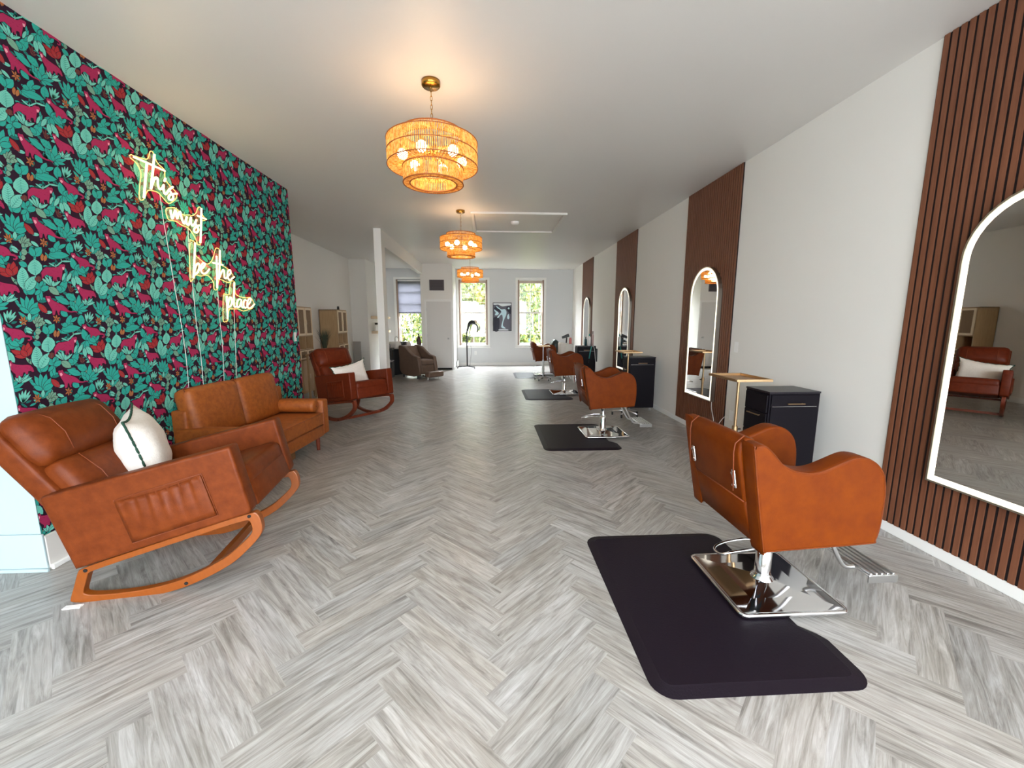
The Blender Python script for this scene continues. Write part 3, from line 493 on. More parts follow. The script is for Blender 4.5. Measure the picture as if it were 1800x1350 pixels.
# back wall with three window openings
WIN = [(-2.93, -2.10), (-0.98, -0.07), (0.90, 1.74)]; WZ0, WZ1 = 0.66, 2.72
bw = MB(); xs = [-3.49] + [v for a in WIN for v in a] + [XR + .2]
for i in range(0, len(xs), 2): bw.box((xs[i], YB, 0), (xs[i + 1], YB + .3, HC))
for a, b in WIN: bw.box((a, YB, 0), (b, YB + .3, WZ0)); bw.box((a, YB, WZ1), (b, YB + .3, HC))
struct('wall_back', bw, mat('back_wall_paint', srgb(214, 216, 217), 0.7))
M_jamb = mat('window_jamb', srgb(150, 128, 112), 0.7)
for k, (a, b) in enumerate(WIN):
    o = thing('window_%d' % (k + 1), 'x', 'window', (a, YB, WZ0)); del o['label']; del o['category']; o['kind'] = 'structure'
    w_ = b - a; h = WZ1 - WZ0
    f = MB(); c_ = .07
    f.box((-c_, -.025, -c_), (w_ + c_, -.002, 0)).box((-c_, -.025, h), (w_ + c_, -.002, h + c_)).box((-c_, -.025, 0), (0, -.002, h)).box((w_, -.025, 0), (w_ + c_, -.002, h))
    f.box((-c_ - .02, -.06, -c_ - .02), (w_ + c_ + .02, -.002, -c_))
    bevel(f.build('window_casing', M_trim, o), .004)
    j = MB(); j.box((0, .0, 0), (.045, .28, h)).box((w_ - .045, .0, 0), (w_, .28, h)); j.build('jamb', M_jamb, o)
    s_ = MB(); t = .03
    s_.box((.045, .10, 0), (w_ - .045, .14, .06)).box((.045, .10, h - .05), (w_ - .045, .14, h)).box((.045, .09, h * .49), (w_ - .045, .15, h * .49 + .05))
    s_.box((.045, .10, 0), (.075, .14, h)).box((w_ - .075, .10, 0), (w_ - .045, .14, h))
    s_.build('sash', M_trim, o)
    g = MB(); g.box((w_ / 2 - .009, .11, .05), (w_ / 2 + .009, .13, h - .05))
    for fz in (.17, .33, .66, .83): g.box((.07, .11, h * fz - .009), (w_ - .07, .13, h * fz + .009))
    g.build('muntin', M_trim, o)
    MB().box((.05, .119, .02), (w_ - .05, .121, h - .02)).build('glass_pane', M_glass, o)
    if k == 0:
        MB().box((.03, .05, h * .5), (w_ - .03, .053, h)).build('roller_shade', M_shade, o, label='sheer roller shade lowered halfway')
        MB().box((.03, .045, h * .5 - .012), (w_ - .03, .06, h * .5 + .006)).build('shade_bar', M_dark, o)
        MB().cyl((.02, .06, h - .03), (w_ - .02, .06, h - .03), .025).build('shade_roller', M_trim, o)
    else:
        MB().box((.045, .04, h - .1), (w_ - .045, .075, h - .02)).build('raised_shade', mat('raised_shade', srgb(186, 172, 160), .8), o)
# closet with door and vent
struct('wall_closet', MB().box((-1.99, 12.08, 0), (-1.07, 13.2, HC)), M_wall)
d1 = thing('door_1', 'x', 'door', (-1.83, 12.08, 0)); del d1['label']; del d1['category']; d1['kind'] = 'structure'
W_ = .70
bevel(MB().box((0, -.012, .05), (W_, -.001, 1.985)).build('door_panel', mat('door_paint', srgb(216, 214, 210), .5), d1), .002)
f = MB(); f.box((-.055, -.02, 0), (-.006, -.001, 2.045)).box((W_ + .006, -.02, 0), (W_ + .055, -.001, 2.045)).box((-.006, -.02, 1.99), (W_ + .006, -.001, 2.045))
bevel(f.build('door_frame', M_trim, d1), .003)
MB().box((0, -.006, 0), (W_, -.001, .05)).build('threshold_gap', M_dark, d1)
MB().lathe([(0, 0), (.026, 0), (.026, .006), (.012, .01), (.012, .03), (.026, .038), (.03, .052), (.022, .066), (0, .07)], 20, T(.62, -.012, .93) @ RX(90)).build('door_knob', M_steel, d1)
hg = MB()
for z in (.3, 1.0, 1.75): hg.box((-.008, -.026, z - .045), (.004, -.012, z + .045))
hg.build('hinge', M_steel, d1)
v = thing('wall_vent', 'square dark grey air return grille high above the closet door', 'vent', (-1.73, 12.08, 2.30))
MB().box((0, -.02, 0), (.42, -.001, .30)).build('grille_frame', M_vent, v)
sl = MB()
for i in range(13): sl.box((.03, -.026, .025 + i * .02), (.39, -.018, .035 + i * .02), M=I4)
sl.build('louvres', mat('louvre', srgb(58, 52, 56), .6), v)
# pillar and beam
struct('pillar', MB().box((-2.06, 7.66, 0), (-1.93, 7.90, HC)), M_wall)
struct('beam', MB().box((-2.06, 7.90, 2.77), (-1.93, 12.08, HC)), M_wall)
# shop front behind the photographer
fw = MB(); fw.box((-5.6, -2.9, 0), (XR, -2.6, .35)).box((-5.6, -2.9, 2.85), (XR, -2.6, HC))
for a, b in ((-5.6, -2.5), (-.35, .3), (2.62, XR)): fw.box((a, -2.9, .35), (b, -2.6, 2.85))
struct('wall_front', fw, M_wall)
# baseboards
def bb(name, a, b, h=.19, M=None):
    (x0, y0), (x1, y1) = a, b
    o = struct(name, MB().box((x0, y0, 0), (x1, y1, h)), M or M_trim); bevel(o, .004)
bb('baseboard_right', (XR - .014, -2.6), (XR, 13.2), .07)
bb('baseboard_left', (XL, 2.27), (XL + .016, 5.56), .205, mat('base_paint', srgb(214, 210, 204), .45)); bb('baseboard_left_shoe', (XL + .016, 2.27), (XL + .034, 5.56), .03)
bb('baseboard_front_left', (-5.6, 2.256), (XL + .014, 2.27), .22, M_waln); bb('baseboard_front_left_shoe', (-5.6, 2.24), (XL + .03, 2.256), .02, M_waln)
bb('baseboard_alcove', (-3.73, 5.56), (-3.716, 11.3), .1); bb('baseboard_back', (-1.07, YB - .014), (XR - .014, YB), .09)
bb('baseboard_closet', (-1.07, 12.1), (-1.056, YB - .014), .09)
# ceiling hatch trim and detector
hx0, hx1, hy0, hy1 = -.28, 1.20, 6.46, 7.78
h = MB(); t = .05
h.box((hx0, hy0, HC - .03), (hx1, hy0 + t, HC)).box((hx0, hy1 - t, HC - .03), (hx1, hy1, HC)).box((hx0, hy0 + t, HC - .03), (hx0 + t, hy1 - t, HC)).box((hx1 - t, hy0 + t, HC - .03), (hx1, hy1 - t, HC))
h.box((hx0 + t + .01, hy0 + t + .01, HC - .008), (hx1 - t - .01, hy1 - t - .01, HC))
bevel(struct('trim_1', h, mat('hatch_paint', srgb(226, 222, 216), .5)), .004)
o = MB().lathe([(0, 0), (.05, 0), (.065, .012), (.068, .035), (.07, .04)], 24, T(.43, 7.03, HC - .049)).build('smoke_detector', M_white)
tag(o, 'small round white smoke detector on the ceiling hatch', 'smoke detector')

# ------------------------------------------------------------------ slatted wood panels
PW = 1.19; NS = 28; PITCH = PW / NS
def slat_panel(y0, label, half=False):
    t = thing('slat_panel', label, 'wall panel', (XR - .001, y0, .07), group='walnut slat panels along the right wall')
    h_ = HC - .07 - .002
    MB().box((-.009, 0, 0), (0, PW, h_)).build('felt_backing', M_felt, t)
    s_ = MB()
    for i in range(NS): s_.box((-.0155, i * PITCH + .008, .0), (-.009, i * PITCH + .008 + .0265, h_))
    s_.build('slats', M_slat, t)
    return t
PY = [1.315, 4.385, 7.465, 10.60]
PL = ['walnut slat panel nearest the camera, running off the right edge', 'second walnut slat panel, behind the front gold tray stand', 'third walnut slat panel from the camera, behind the second black cabinet', 'farthest walnut slat panel, nearest the back windows']
for y, l in zip(PY, PL): slat_panel(y, l)

# ------------------------------------------------------------------ arched LED mirrors
def arch(w_, h_, n=20):
    r = w_ / 2; p = [(-r, 0), (r, 0), (r, h_ - r)]
    p += [(r * cos(a), h_ - r + r * sin(a)) for a in [pi * k / n for k in range(1, n)]]
    p += [(-r, h_ - r)]
    return p
def arch_strip(mb, w0, w1, h0, h1, zo0, zo1, x0, x1, n=20):
    """ring between two arches; y is width axis, built flat against the wall"""
    o_ = [(p[0], p[1] + zo0) for p in arch(w0, h0, n)]; i_ = [(p[0], p[1] + zo1) for p in arch(w1, h1, n)]
    m_ = Matrix(((0, 1, 0, 0), (1, 0, 0, 0), (0, 0, 1, 0), (0, 0, 0, 1)))
    mb.loopslab(o_, i_, x0, x1, M=m_); return mb
def mirror(yc, label, first=None):
    t = thing('arched_mirror', label, 'mirror', (XR - .0165, yc, .46), group='arched lit mirrors on the slat panels')
    Wm, Hm = .66, 1.60
    f = MB(); arch_strip(f, Wm, Wm - .02, Hm, Hm - .02, 0, .01, -.045, 0); f.build('mirror_frame', mat('champagne_frame', srgb(190, 184, 170), .3, 1.0), t)
    l_ = MB(); arch_strip(l_, Wm - .02, Wm - .085, Hm - .02, Hm - .085, .01, .0425, -.040, -.030); l_.build('light_strip', M_led, t)
    g = MB(); pts = [(p[0], p[1] + .0425) for p in arch(Wm - .085, Hm - .085)]
    m_ = Matrix(((0, 1, 0, 0), (1, 0, 0, 0), (0, 0, 1, 0), (0, 0, 0, 1)))
    g.add([(p[0], -.040, p[1]) for p in pts], [tuple(range(len(pts)))], m_)
    g.build('mirror_glass', M_mirror, t)
    return t
m1 = mirror(1.86, 'largest arched lit mirror, cut by the right edge, reflecting a rocker'); m1.rotation_euler = (0, 0, radians(-1.45)); m1.location.x -= .009
m2 = mirror(4.93, 'arched lit mirror with a white power cord, reflecting the closet door')
mirror(7.93, 'arched lit mirror behind the second tray stand, reflecting the artwork')
mirror(11.05, 'smallest arched lit mirror, nearest the back windows')
m2i = [(-.03, -.33, 0), (-.03, -.34, -.08), (-.035, -.41, -.2), (-.035, -.43, -.27), (-.035, -.47, -.3), (-.03, -.53, -.2), (-.02, -.60, -.12), (-.02, -.66, -.11)]
MB().tube(smoothline([(a, b + .0, c_) for a, b, c_ in m2i], 5), .004, 6).build('power_cord', M_white, m2)

# ------------------------------------------------------------------ switches and outlets
def plate(name, label, cat, loc, rz, two=False):
    t = thing(name, label, cat, loc, (0, 0, radians(rz)))
    bevel(MB().box((-.036, -.006, -.058), (.036, 0, .058)).build('cover_plate', M_white, t), .002)
    if two:
        for z in (-.022, .022):
            MB().box((-.016, -.009, z - .014), (.016, -.006, z + .014)).build('socket', mat('socket_white', srgb(225, 225, 222), .4), t)
    else: bevel(MB().box((-.017, -.011, -.033), (.017, -.006, .033)).build('rocker_switch', mat('socket_white', srgb(225, 225, 222), .4), t), .002)
plate('light_switch', 'white light switch on the right wall beside the slat panel', 'light switch', (XR - .001, 4.28, 1.13), 90)
plate('light_switch', 'white light switch at the far edge of the wallpaper', 'light switch', (XL + .002, 5.46, 1.21), -90)
plate('wall_outlet', 'white outlet low on the right wall with a cord plugged in', 'outlet', (XR - .001, 4.27, .37), 90, True)
plate('wall_outlet', 'white outlet under the far left back window', 'outlet', (-.47, YB - .001, .41), 0, True)

# ------------------------------------------------------------------ neon signs
NL = {'This': 'glowing neon word This, topmost on the wallpaper', 'must': 'glowing neon word must, second down the wallpaper', 'be the': 'glowing neon words be the, above the word place', 'place': 'glowing neon word place, lowest on the wallpaper'}
for (word, cd) in zip(('This', 'must', 'be the', 'place'), CORDS):
    nd = NEON[word]; b0 = nd['back']; cy = sum(p[0] for p in b0) / len(b0); cz = sum(p[1] for p in b0) / len(b0)
    t = thing('neon_sign', NL[word], 'neon sign', (XL, cy, cz), group='neon script signs on the wallpaper')
    sm = smoothline([(p[0] - cy, p[1] - cz) for p in b0], 3, True)
    m_ = Matrix(((0, 1, 0, 0), (1, 0, 0, 0), (0, 0, 1, 0), (0, 0, 0, 1)))
    MB().slab(sm, .018, .022, 0, m_).build('acrylic_backing', M_acryl, t)
    MB().tube([(.020, p[0], p[1]) for p in sm], .0032, 6, closed=True).build('glowing_edge', M_edge, t)
    for ch, st in nd['strokes']:
        pts = smoothline([(.033, p[0] - cy, p[1] - cz) for p in st], 4)
        MB().tube(pts, .0075, 8).build('letter_tube', M_neon, t)
    for q in (b0[0], b0[len(b0) // 2]): MB().cyl((.001, q[0] - cy, q[1] - cz), (.024, q[0] - cy, q[1] - cz), .006, n=10).build('standoff', M_steel, t)
    pts = smoothline([(.012, p[0] - cy, p[1] - cz) for p in cd], 5)
    MB().tube(pts, .0022, 6).build('power_cord', mat('clear_cord', srgb(220, 220, 214), .4), t)
    l = D.lights.new('neon_glow', 'POINT'); l.energy = 1.1; l.color = (1.0, .66, .28); l.shadow_soft_size = .12
    lo = D.objects.new('neon_glow', l); COL.objects.link(lo); lo.parent = t; lo.location = (.12, 0, 0)
# ------------------------------------------------------------------ rattan pendants
def ring_strands(mb, r, z0, z1, n, wd=.0055):
    for k in range(n):
        a = 2 * pi * k / n + R.uniform(-.004, .004); M = RZ(math.degrees(a))
        mb.box((r - .0015, -wd / 2, z0), (r + .0015, wd / 2, z1), M)
def disc_strands(mb, r0, r1, z, n, wd=.006):
    for k in range(n):
        M = RZ(360 * k / n); mb.box((r0, -wd / 2, z - .0015), (r1, wd / 2, z + .0015), M)
def hoop(mb, r, z, rt=.004, n=48): mb.tube([(r * cos(2 * pi * k / n), r * sin(2 * pi * k / n), z) for k in range(n)], rt, 6, closed=True)
def pendant():
    t = thing('rattan_pendant', '', 'pendant lamp', (0, 0, HC), group='rattan pendant lamps down the middle of the ceiling')
    MB().lathe([(0, 0), (.065, 0), (.065, -.028), (.058, -.036), (0, -.036)], 28).build('canopy', M_brass, t)
    ch = MB(); z = -.036; k = 0
    while z > -.34:
        rz = 90 * (k % 2); M = T(0, 0, z - .017) @ RZ(rz)
        ch.tube([(.007 * cos(a), 0, .017 * sin(a)) for a in [2 * pi * i / 10 for i in range(10)]], .0022, 6, M=M, closed=True); z -= .028; k += 1
    ch.build('chain', M_brass, t)
    st = MB(); st.cyl((0, 0, -.33), (0, 0, -.52), .006)
    for i in range(6):
        a = pi / 3 * i + .3; st.cyl((0, 0, -.46), (.21 * cos(a), .21 * sin(a), -.46), .005); st.cyl((.21 * cos(a), .21 * sin(a), -.465), (.21 * cos(a), .21 * sin(a), -.435), .014)
    st.cyl((-.2, 0, -.345), (.2, 0, -.345), .004); st.cyl((0, -.2, -.345), (0, .2, -.345), .004)
    st.build('lamp_frame', M_brass, t)
    for nm, (ra, za, zb, rb) in (('upper_shade', (.215, -.395, -.335, None)), ('middle_shade', (.315, -.560, -.395, (.215, .31))), ('lower_shade', (.21, -.672, -.565, (.165, .207)))):
        m = MB(); ring_strands(m, ra, za, zb, int(ra * 470), .0066)
        if nm == 'middle_shade': disc_strands(m, .212, .312, -.395, 84, .008); disc_strands(m, .212, .312, -.560, 84, .008)
        if nm == 'lower_shade': disc_strands(m, .165, .208, -.672, 90, .009); ring_strands(m, .165, -.672, -.60, 80, .006)
        o = m.build(nm, M_rat, t)
        h_ = MB()
        for z in ((za, zb) if nm != 'middle_shade' else (za, zb, -.475)): hoop(h_, ra + .002, z, .0035 if nm == 'middle_shade' else .0045)
        if nm == 'lower_shade': hoop(h_, .165, za, .005)
        h_.build('shade_hoop', M_ratd, o)
    for i in range(6):
        a = pi / 3 * i + .3
        b = MB(); b.lathe([(0, -.036), (.02, -.031), (.034, -.012), (.036, .0), (.034, .014), (.024, .028), (.012, .036), (.012, .045)], 16, T(.21 * cos(a), .21 * sin(a), -.50)); b.build('bulb', M_bulb, t)
    l = D.lights.new('pendant_light', 'POINT'); l.energy = 4.8; l.color = (1.0, .64, .34); l.shadow_soft_size = .16
    lo = D.objects.new('pendant_light', l); COL.objects.link(lo); lo.parent = t; lo.location = (0, 0, -.48)
    return t
p0 = pendant()
for i, (x, y, l) in enumerate(((-.395, 3.12, 'nearest and largest-looking rattan pendant lamp with globe bulbs'), (-.425, 6.42, 'middle rattan pendant lamp, beside the ceiling hatch'), (-.475, 10.3, 'farthest rattan pendant lamp, in front of the back window'))):
    o = p0 if i == 0 else dup(p0)
    o.location = (x, y, HC); o['label'] = l

# ------------------------------------------------------------------ styling chairs
SIDE = [(-.322,.837),(-.314,.86),(-.272,.867),(-.231,.835),(-.188,.786),(-.137,.756),(-.067,.742),(-.01,.749),(.064,.779),(.128,.805),(.177,.806),(.229,.788),(.27,.748),(.292,.698),(.303,.608),(.299,.475),(.285,.412),(.264,.397),(-.065,.38),(-.218,.373),(-.242,.39)]
def styling_chair():
    t = thing('styling_chair', '', 'salon chair', group='cognac styling chairs down the right side')
    sm = resample(chaikin(smoothline(SIDE, 3, True), 1), .016)
    for s_ in (-1, 1):
        y0, y1 = (-.31, -.215) if s_ < 0 else (.215, .31)
        m = MB().slab(sm, y0, y1, .014, seg=4); o = m.build('side_panel', M_lea, t)
        yy = -.3065 if s_ < 0 else .3065
        pl = [(p[0], yy, p[1]) for p in inset(sm, .005)]
        MB().tube(pl, .0032, 6, closed=True).build('piping', M_lea_d, o)
    # outer back, leaning
    bp = [(-.325,.60),(-.334,.66),(-.345,.80),(-.338,.858),(-.30,.878),(-.255,.868),(-.225,.82),(-.185,.66),(-.165,.56),(-.17,.52),(-.30,.555)]
    bp = [(-.292,.585),(-.333,.80),(-.330,.850),(-.300,.874),(-.262,.868),(-.238,.825),(-.19,.66),(-.175,.50),(-.27,.56)]
    MB().slab(bp, -.222, .222, .012, seg=3).build('backrest', M_lea, t)
    lp = [(-.236,.383),(-.285,.565),(-.270,.585),(-.16,.56),(-.14,.40),(-.20,.378)]
    MB().slab(lp, -.222, .222, .012, seg=3).build('lower_back_panel', M_lea, t)
    pp = MB(); pp.tube([(-.330, -.20, .62), (-.342, -.20, .80), (-.338, -.20, .845), (-.30, -.2, .880)], .003, 6); pp.tube([(-.330, .20, .62), (-.342, .20, .80), (-.338, .20, .845), (-.30, .2, .880)], .003, 6)
    pp.tube([(-.283, -.215, .572), (-.283, .215, .572)], .004, 6)
    pp.build('back_seam', M_seam, t)
    for y in (-.185, .185):
        la = MB(); M = T(-.314, y, .672) @ RY(-10.5); la.rbox((-.010, -.012, -.045), (.0, .012, .045), .005, M)
        for z in (-.03, .03): la.cyl((-.016, 0, z), (-.008, 0, z), .007, n=12, M=M)
        la.build('back_latch', M_chrome, t)
    MB().rbox((-.20, -.212, .43), (.285, .212, .545), .035, bulge=(0, 0, .018), n=5).build('seat_cushion', M_lea, t)
    MB().rbox((-.22, -.214, .385), (.27, .214, .45), .012).build('seat_base', M_lea_d, t)
    # hydraulic column
    c_ = MB(); c_.lathe([(0, .03), (.062, .03), (.06, .04), (.045, .055), (.040, .07), (.038, .075), (.038, .20), (.034, .205), (.034, .215), (.029, .22), (.029, .37), (.05, .375), (.05, .385), (0, .385)], 28)
    c_.build('hydraulic_column', M_chrome, t)
    MB().box((-.12, -.10, .375), (.12, .10, .392)).build('mounting_plate', M_blackp, t)
    lv = smoothline([(-.02, -.035, .235), (-.10, -.05, .235), (-.22, -.06, .225), (-.262, -.04, .205), (-.262, .02, .20), (-.21, .045, .215), (-.10, .045, .235), (-.02, .035, .235)], 5)
    MB().tube(lv, .0065, 8).build('pump_lever', M_chrome, t)
    # square base: low pyramid with rounded rim
    a, b = .262, .25
    pm = MB(); n = 8; vs = []; 
    rings = [(1.0, .010), (1.0, .018), (.965, .024), (.6, .030), (.25, .042), (.0, .052)]
    for s_, z in rings:
        for k in range(4): x, y = ((-1, -1), (1, -1), (1, 1), (-1, 1))[k]; vs.append((x * a * s_, y * b * s_, z))
    fs = []
    for i in range(len(rings) - 1):
        for k in range(4): fs.append((i * 4 + k, i * 4 + (k + 1) % 4, (i + 1) * 4 + (k + 1) % 4, (i + 1) * 4 + k))
    fs.append((3, 2, 1, 0)); pm.add(vs, fs)
    rc = .03; cor = []
    for (x, y, a0) in ((a - rc, b - rc, 0), (-a + rc, b - rc, 90), (-a + rc, -b + rc, 180), (a - rc, -b + rc, 270)):
        for k in range(5): an = radians(a0 + 22.5 * k); cor.append((x + rc * cos(an), y + rc * sin(an), .0155))
    pm.tube(cor, .011, 10, closed=True)
    pm.build('base_plate', M_chrome, t)
    # footrest
    fr = MB()
    for y in (-.10, .10):
        fr.tube(smoothline([(.20, y, .385), (.245, y, .34), (.31, y, .22), (.355, y, .158), (.41, y, .150), (.46, y, .152)], 5), .011, 10)
    fr.build('footrest_arm', M_steel, t)
    ft = MB(); ft.rbox((.405, -.19, .148), (.555, .15, .160), .005); ft.box((.405, -.19, .118), (.555, -.184, .152)); ft.box((.405, .144, .118), (.555, .15, .152))
    for i in range(5): ft.rbox((.412 + i * .029, -.188, .156), (.426 + i * .029, .148, .168), .005)
    ft.build('footrest_plate', M_steel, t)
    return t
ch = styling_chair()
CH = [(1.44, 1.91, 0, 'closest styling chair, bright cognac with two chrome latches on its back'),
      (1.41, 4.90, 0, 'second cognac styling chair, beside the second black cabinet'),
      (1.46, 7.84, 0, 'third cognac styling chair, between the second chair and the wheeled stand'),
      (1.42, 10.75, 0, 'farthest cognac styling chair, behind the wheeled gold stand')]
for i, (x, y, a, l) in enumerate(CH):
    o = ch if i == 0 else dup(ch)
    o.location = (x, y, .0135); o.rotation_euler = (0, 0, radians(a)); o['label'] = l

# ------------------------------------------------------------------ anti-fatigue mats
def mat_mesh():
    w_, h_, r = .88, 1.17, .09; th = .018
    def outline(ins):
        x0, x1, y0, y1 = -w_ / 2 + ins, w_ / 2 - ins, -h_ / 2 + ins, h_ / 2 - ins; p = []
        rr_ = max(.02, r - ins)
        for (cx, cy, a0) in ((x1 - rr_, y0 + rr_, -90),):
            for k in range(7): a = radians(a0 + 15 * k); p.append((cx + rr_ * cos(a), cy + rr_ * sin(a)))
        # shallow notch for the chair base on the wall side
        nd = .07 - ins * .3
        p += [(x1, -.34), (x1 - nd * .3, -.30), (x1 - nd, -.25), (x1 - nd, .25), (x1 - nd * .3, .30), (x1, .34)]
        for (cx, cy, a0) in ((x1 - rr_, y1 - rr_, 0), (x0 + rr_, y1 - rr_, 90), (x0 + rr_, y0 + rr_, 180)):
            for k in range(7): a = radians(a0 + 15 * k); p.append((cx + rr_ * cos(a), cy + rr_ * sin(a)))
        return p
    rings = [(0, 0.0005), (0, .002), (.045, .012), (.05, .0135)]
    m = MB(); vs = []; n = 0
    for ins, z in rings:
        o = outline(ins); n = len(o); vs += [(x, y, z) for x, y in o]
    fs = []
    for i in range(len(rings) - 1):
        for k in range(n): fs.append((i * n + k, i * n + (k + 1) % n, (i + 1) * n + (k + 1) % n, (i + 1) * n + k))
    fs.append(tuple((len(rings) - 1) * n + k for k in range(n))); m.add(vs, fs, smooth=False)
    return m
mm = mat_mesh().build('floor_mat', M_mat); tag(mm, '', 'floor mat', 'black rubber floor mats under the styling chairs')
ML = [(1.05, 1.87, 'closest black rubber floor mat, large under the nearest styling chair'), (1.03, 4.83, 'second black rubber floor mat, under the second styling chair'), (1.08, 7.75, 'third black floor mat, under the third styling chair'), (1.07, 10.6, 'farthest floor mat, shining blue near the back windows')]
for i, (x, y, l) in enumerate(ML):
    o = mm if i == 0 else dup(mm)
    o.location = (x, y, 0); o['label'] = l

# ------------------------------------------------------------------ black station cabinets
def cabinet():
    t = thing('station_cabinet', '', 'cabinet', group='black station cabinets by the right wall')
    w_, d, z0, z1 = .41, .29, .06, .86   # x 0..w_, y 0..d
    bevel(MB().box((0, 0, z0), (w_, d, z1 - .014)).build('cabinet_body', M_black, t), .002)
    bevel(MB().box((-.004, -.004, z1 - .014), (w_ + .004, d + .004, z1)).build('cabinet_top', mat('cabinet_top_black', srgb(30, 26, 33), .35), t), .002)
    bevel(MB().box((.012, -.012, z1 - .115), (w_ - .012, -.001, z1 - .024)).build('drawer_front', M_black, t), .0015)
    MB().box((.02, -.0125, z1 - .1175), (w_ - .03, -.0125 + .003, z1 - .1145)).build('drawer_lip', M_steel, t)
    bevel(MB().box((.012, -.012, z0 + .01), (w_ - .012, -.001, z1 - .122)).build('door_front', M_black, t), .0015)
    hd = MB(); hd.cyl((.13, -.03, z1 - .092), (.27, -.03, z1 - .092), .005, n=10)
    for x in (.14, .26): hd.cyl((x, -.03, z1 - .092), (x, -.012, z1 - .092), .004, n=8)
    hd.build('drawer_handle', M_gold, t)
    for za, zb in ((z1 - .17, z1 - .03), (z1 - .34, z1 - .18), (z0 + .02, z1 - .35)):
        dr = bevel(MB().box((-.012, .012, za), (-.001, d - .012, zb)).build('side_drawer', M_black, t), .0015)
    hs = MB(); hs.cyl((-.03, .07, z1 - .2), (-.03, .22, z1 - .2), .005, n=10)
    for y in (.08, .21): hs.cyl((-.03, y, z1 - .2), (-.012, y, z1 - .2), .004, n=8)
    hs.build('side_handle', M_gold, t)
    for x in (.04, w_ - .04):
        for y in (.04, d - .04):
            c_ = MB(); c_.cyl((x - .01, y, .0255), (x + .01, y, .0255), .024, n=14); c_.cyl((x, y, .03), (x, y, z0), .009, n=10); c_.build('caster', M_steel, t)
    return t
cb = cabinet()
for i, (x, y, l) in enumerate(((2.18, 3.0, 'black cabinet with gold handle, closest to camera beyond the front chair'), (2.16, 6.15, 'black cabinet with silvery handle beside the second styling chair'), (1.99, 9.1, 'black cabinet crowded with bottles, farthest from the camera'))):
    o = cb if i == 0 else dup(cb)
    o.location = (x, y, 0); o['label'] = l

# ------------------------------------------------------------------ tray stands
def tray_stand(wheels):
    t = thing('tray_stand', '', 'tray stand', group='gold tray stands')
    zt = .955
    m = MB(); w_, d = .125, .185
    m.box((-w_, -d, zt), (w_, d, zt + .004)); 
    for (x0, y0, x1, y1) in ((-w_ - .014, -d - .014, w_ + .014, -d), (-w_ - .014, d, w_ + .014, d + .014), (-w_ - .014, -d, -w_, d), (w_, -d, w_ + .014, d)):
        m.box((x0, y0, zt + .002), (x1, y1, zt + .022))
    bevel(m.build('tray', M_gold, t), .003)
    p = MB(); p.cyl((0, 0, .07), (0, 0, .55), .016); p.cyl((0, 0, .53), (0, 0, zt), .011); p.cyl((0, 0, .52), (0, 0, .57), .022); p.build('pole', M_gold if not wheels else M_steel, t)
    p = MB(); p.cyl((.016, 0, .545), (.045, 0, .545), .008); p.build('height_knob', M_blackp, t)
    b = MB()
    for k in range(5):
        a = 2 * pi * k / 5 + .3; b.tube([(0, 0, .085), (.08 * cos(a), .08 * sin(a), .08), (.20 * cos(a), .20 * sin(a), .055)], [.02, .016, .010], 8)
    b.build('star_base', M_steel, t)
    for k in range(5):
        a = 2 * pi * k / 5 + .3; x, y = .20 * cos(a), .20 * sin(a)
        c_ = MB(); c_.cyl((x - .009, y, .025), (x + .009, y, .025), .024, n=14); c_.cyl((x, y, .03), (x, y, .056), .008, n=8); c_.build('caster', M_blackp, t)
    return t
for x, y, z, w_, l in ((1.97, 3.08, 1, 0, 'gold tray stand in front of the near black cabinet'), (2.04, 5.88, 1, 0, 'gold tray stand over the second black cabinet, before a mirror'), (1.28, 9.72, .86, 1, 'wheeled tray stand with steel pole in front of the farthest chair')):
    o = tray_stand(w_); o.location = (x, y, 0); o['label'] = l; o.scale = (1, 1, z)

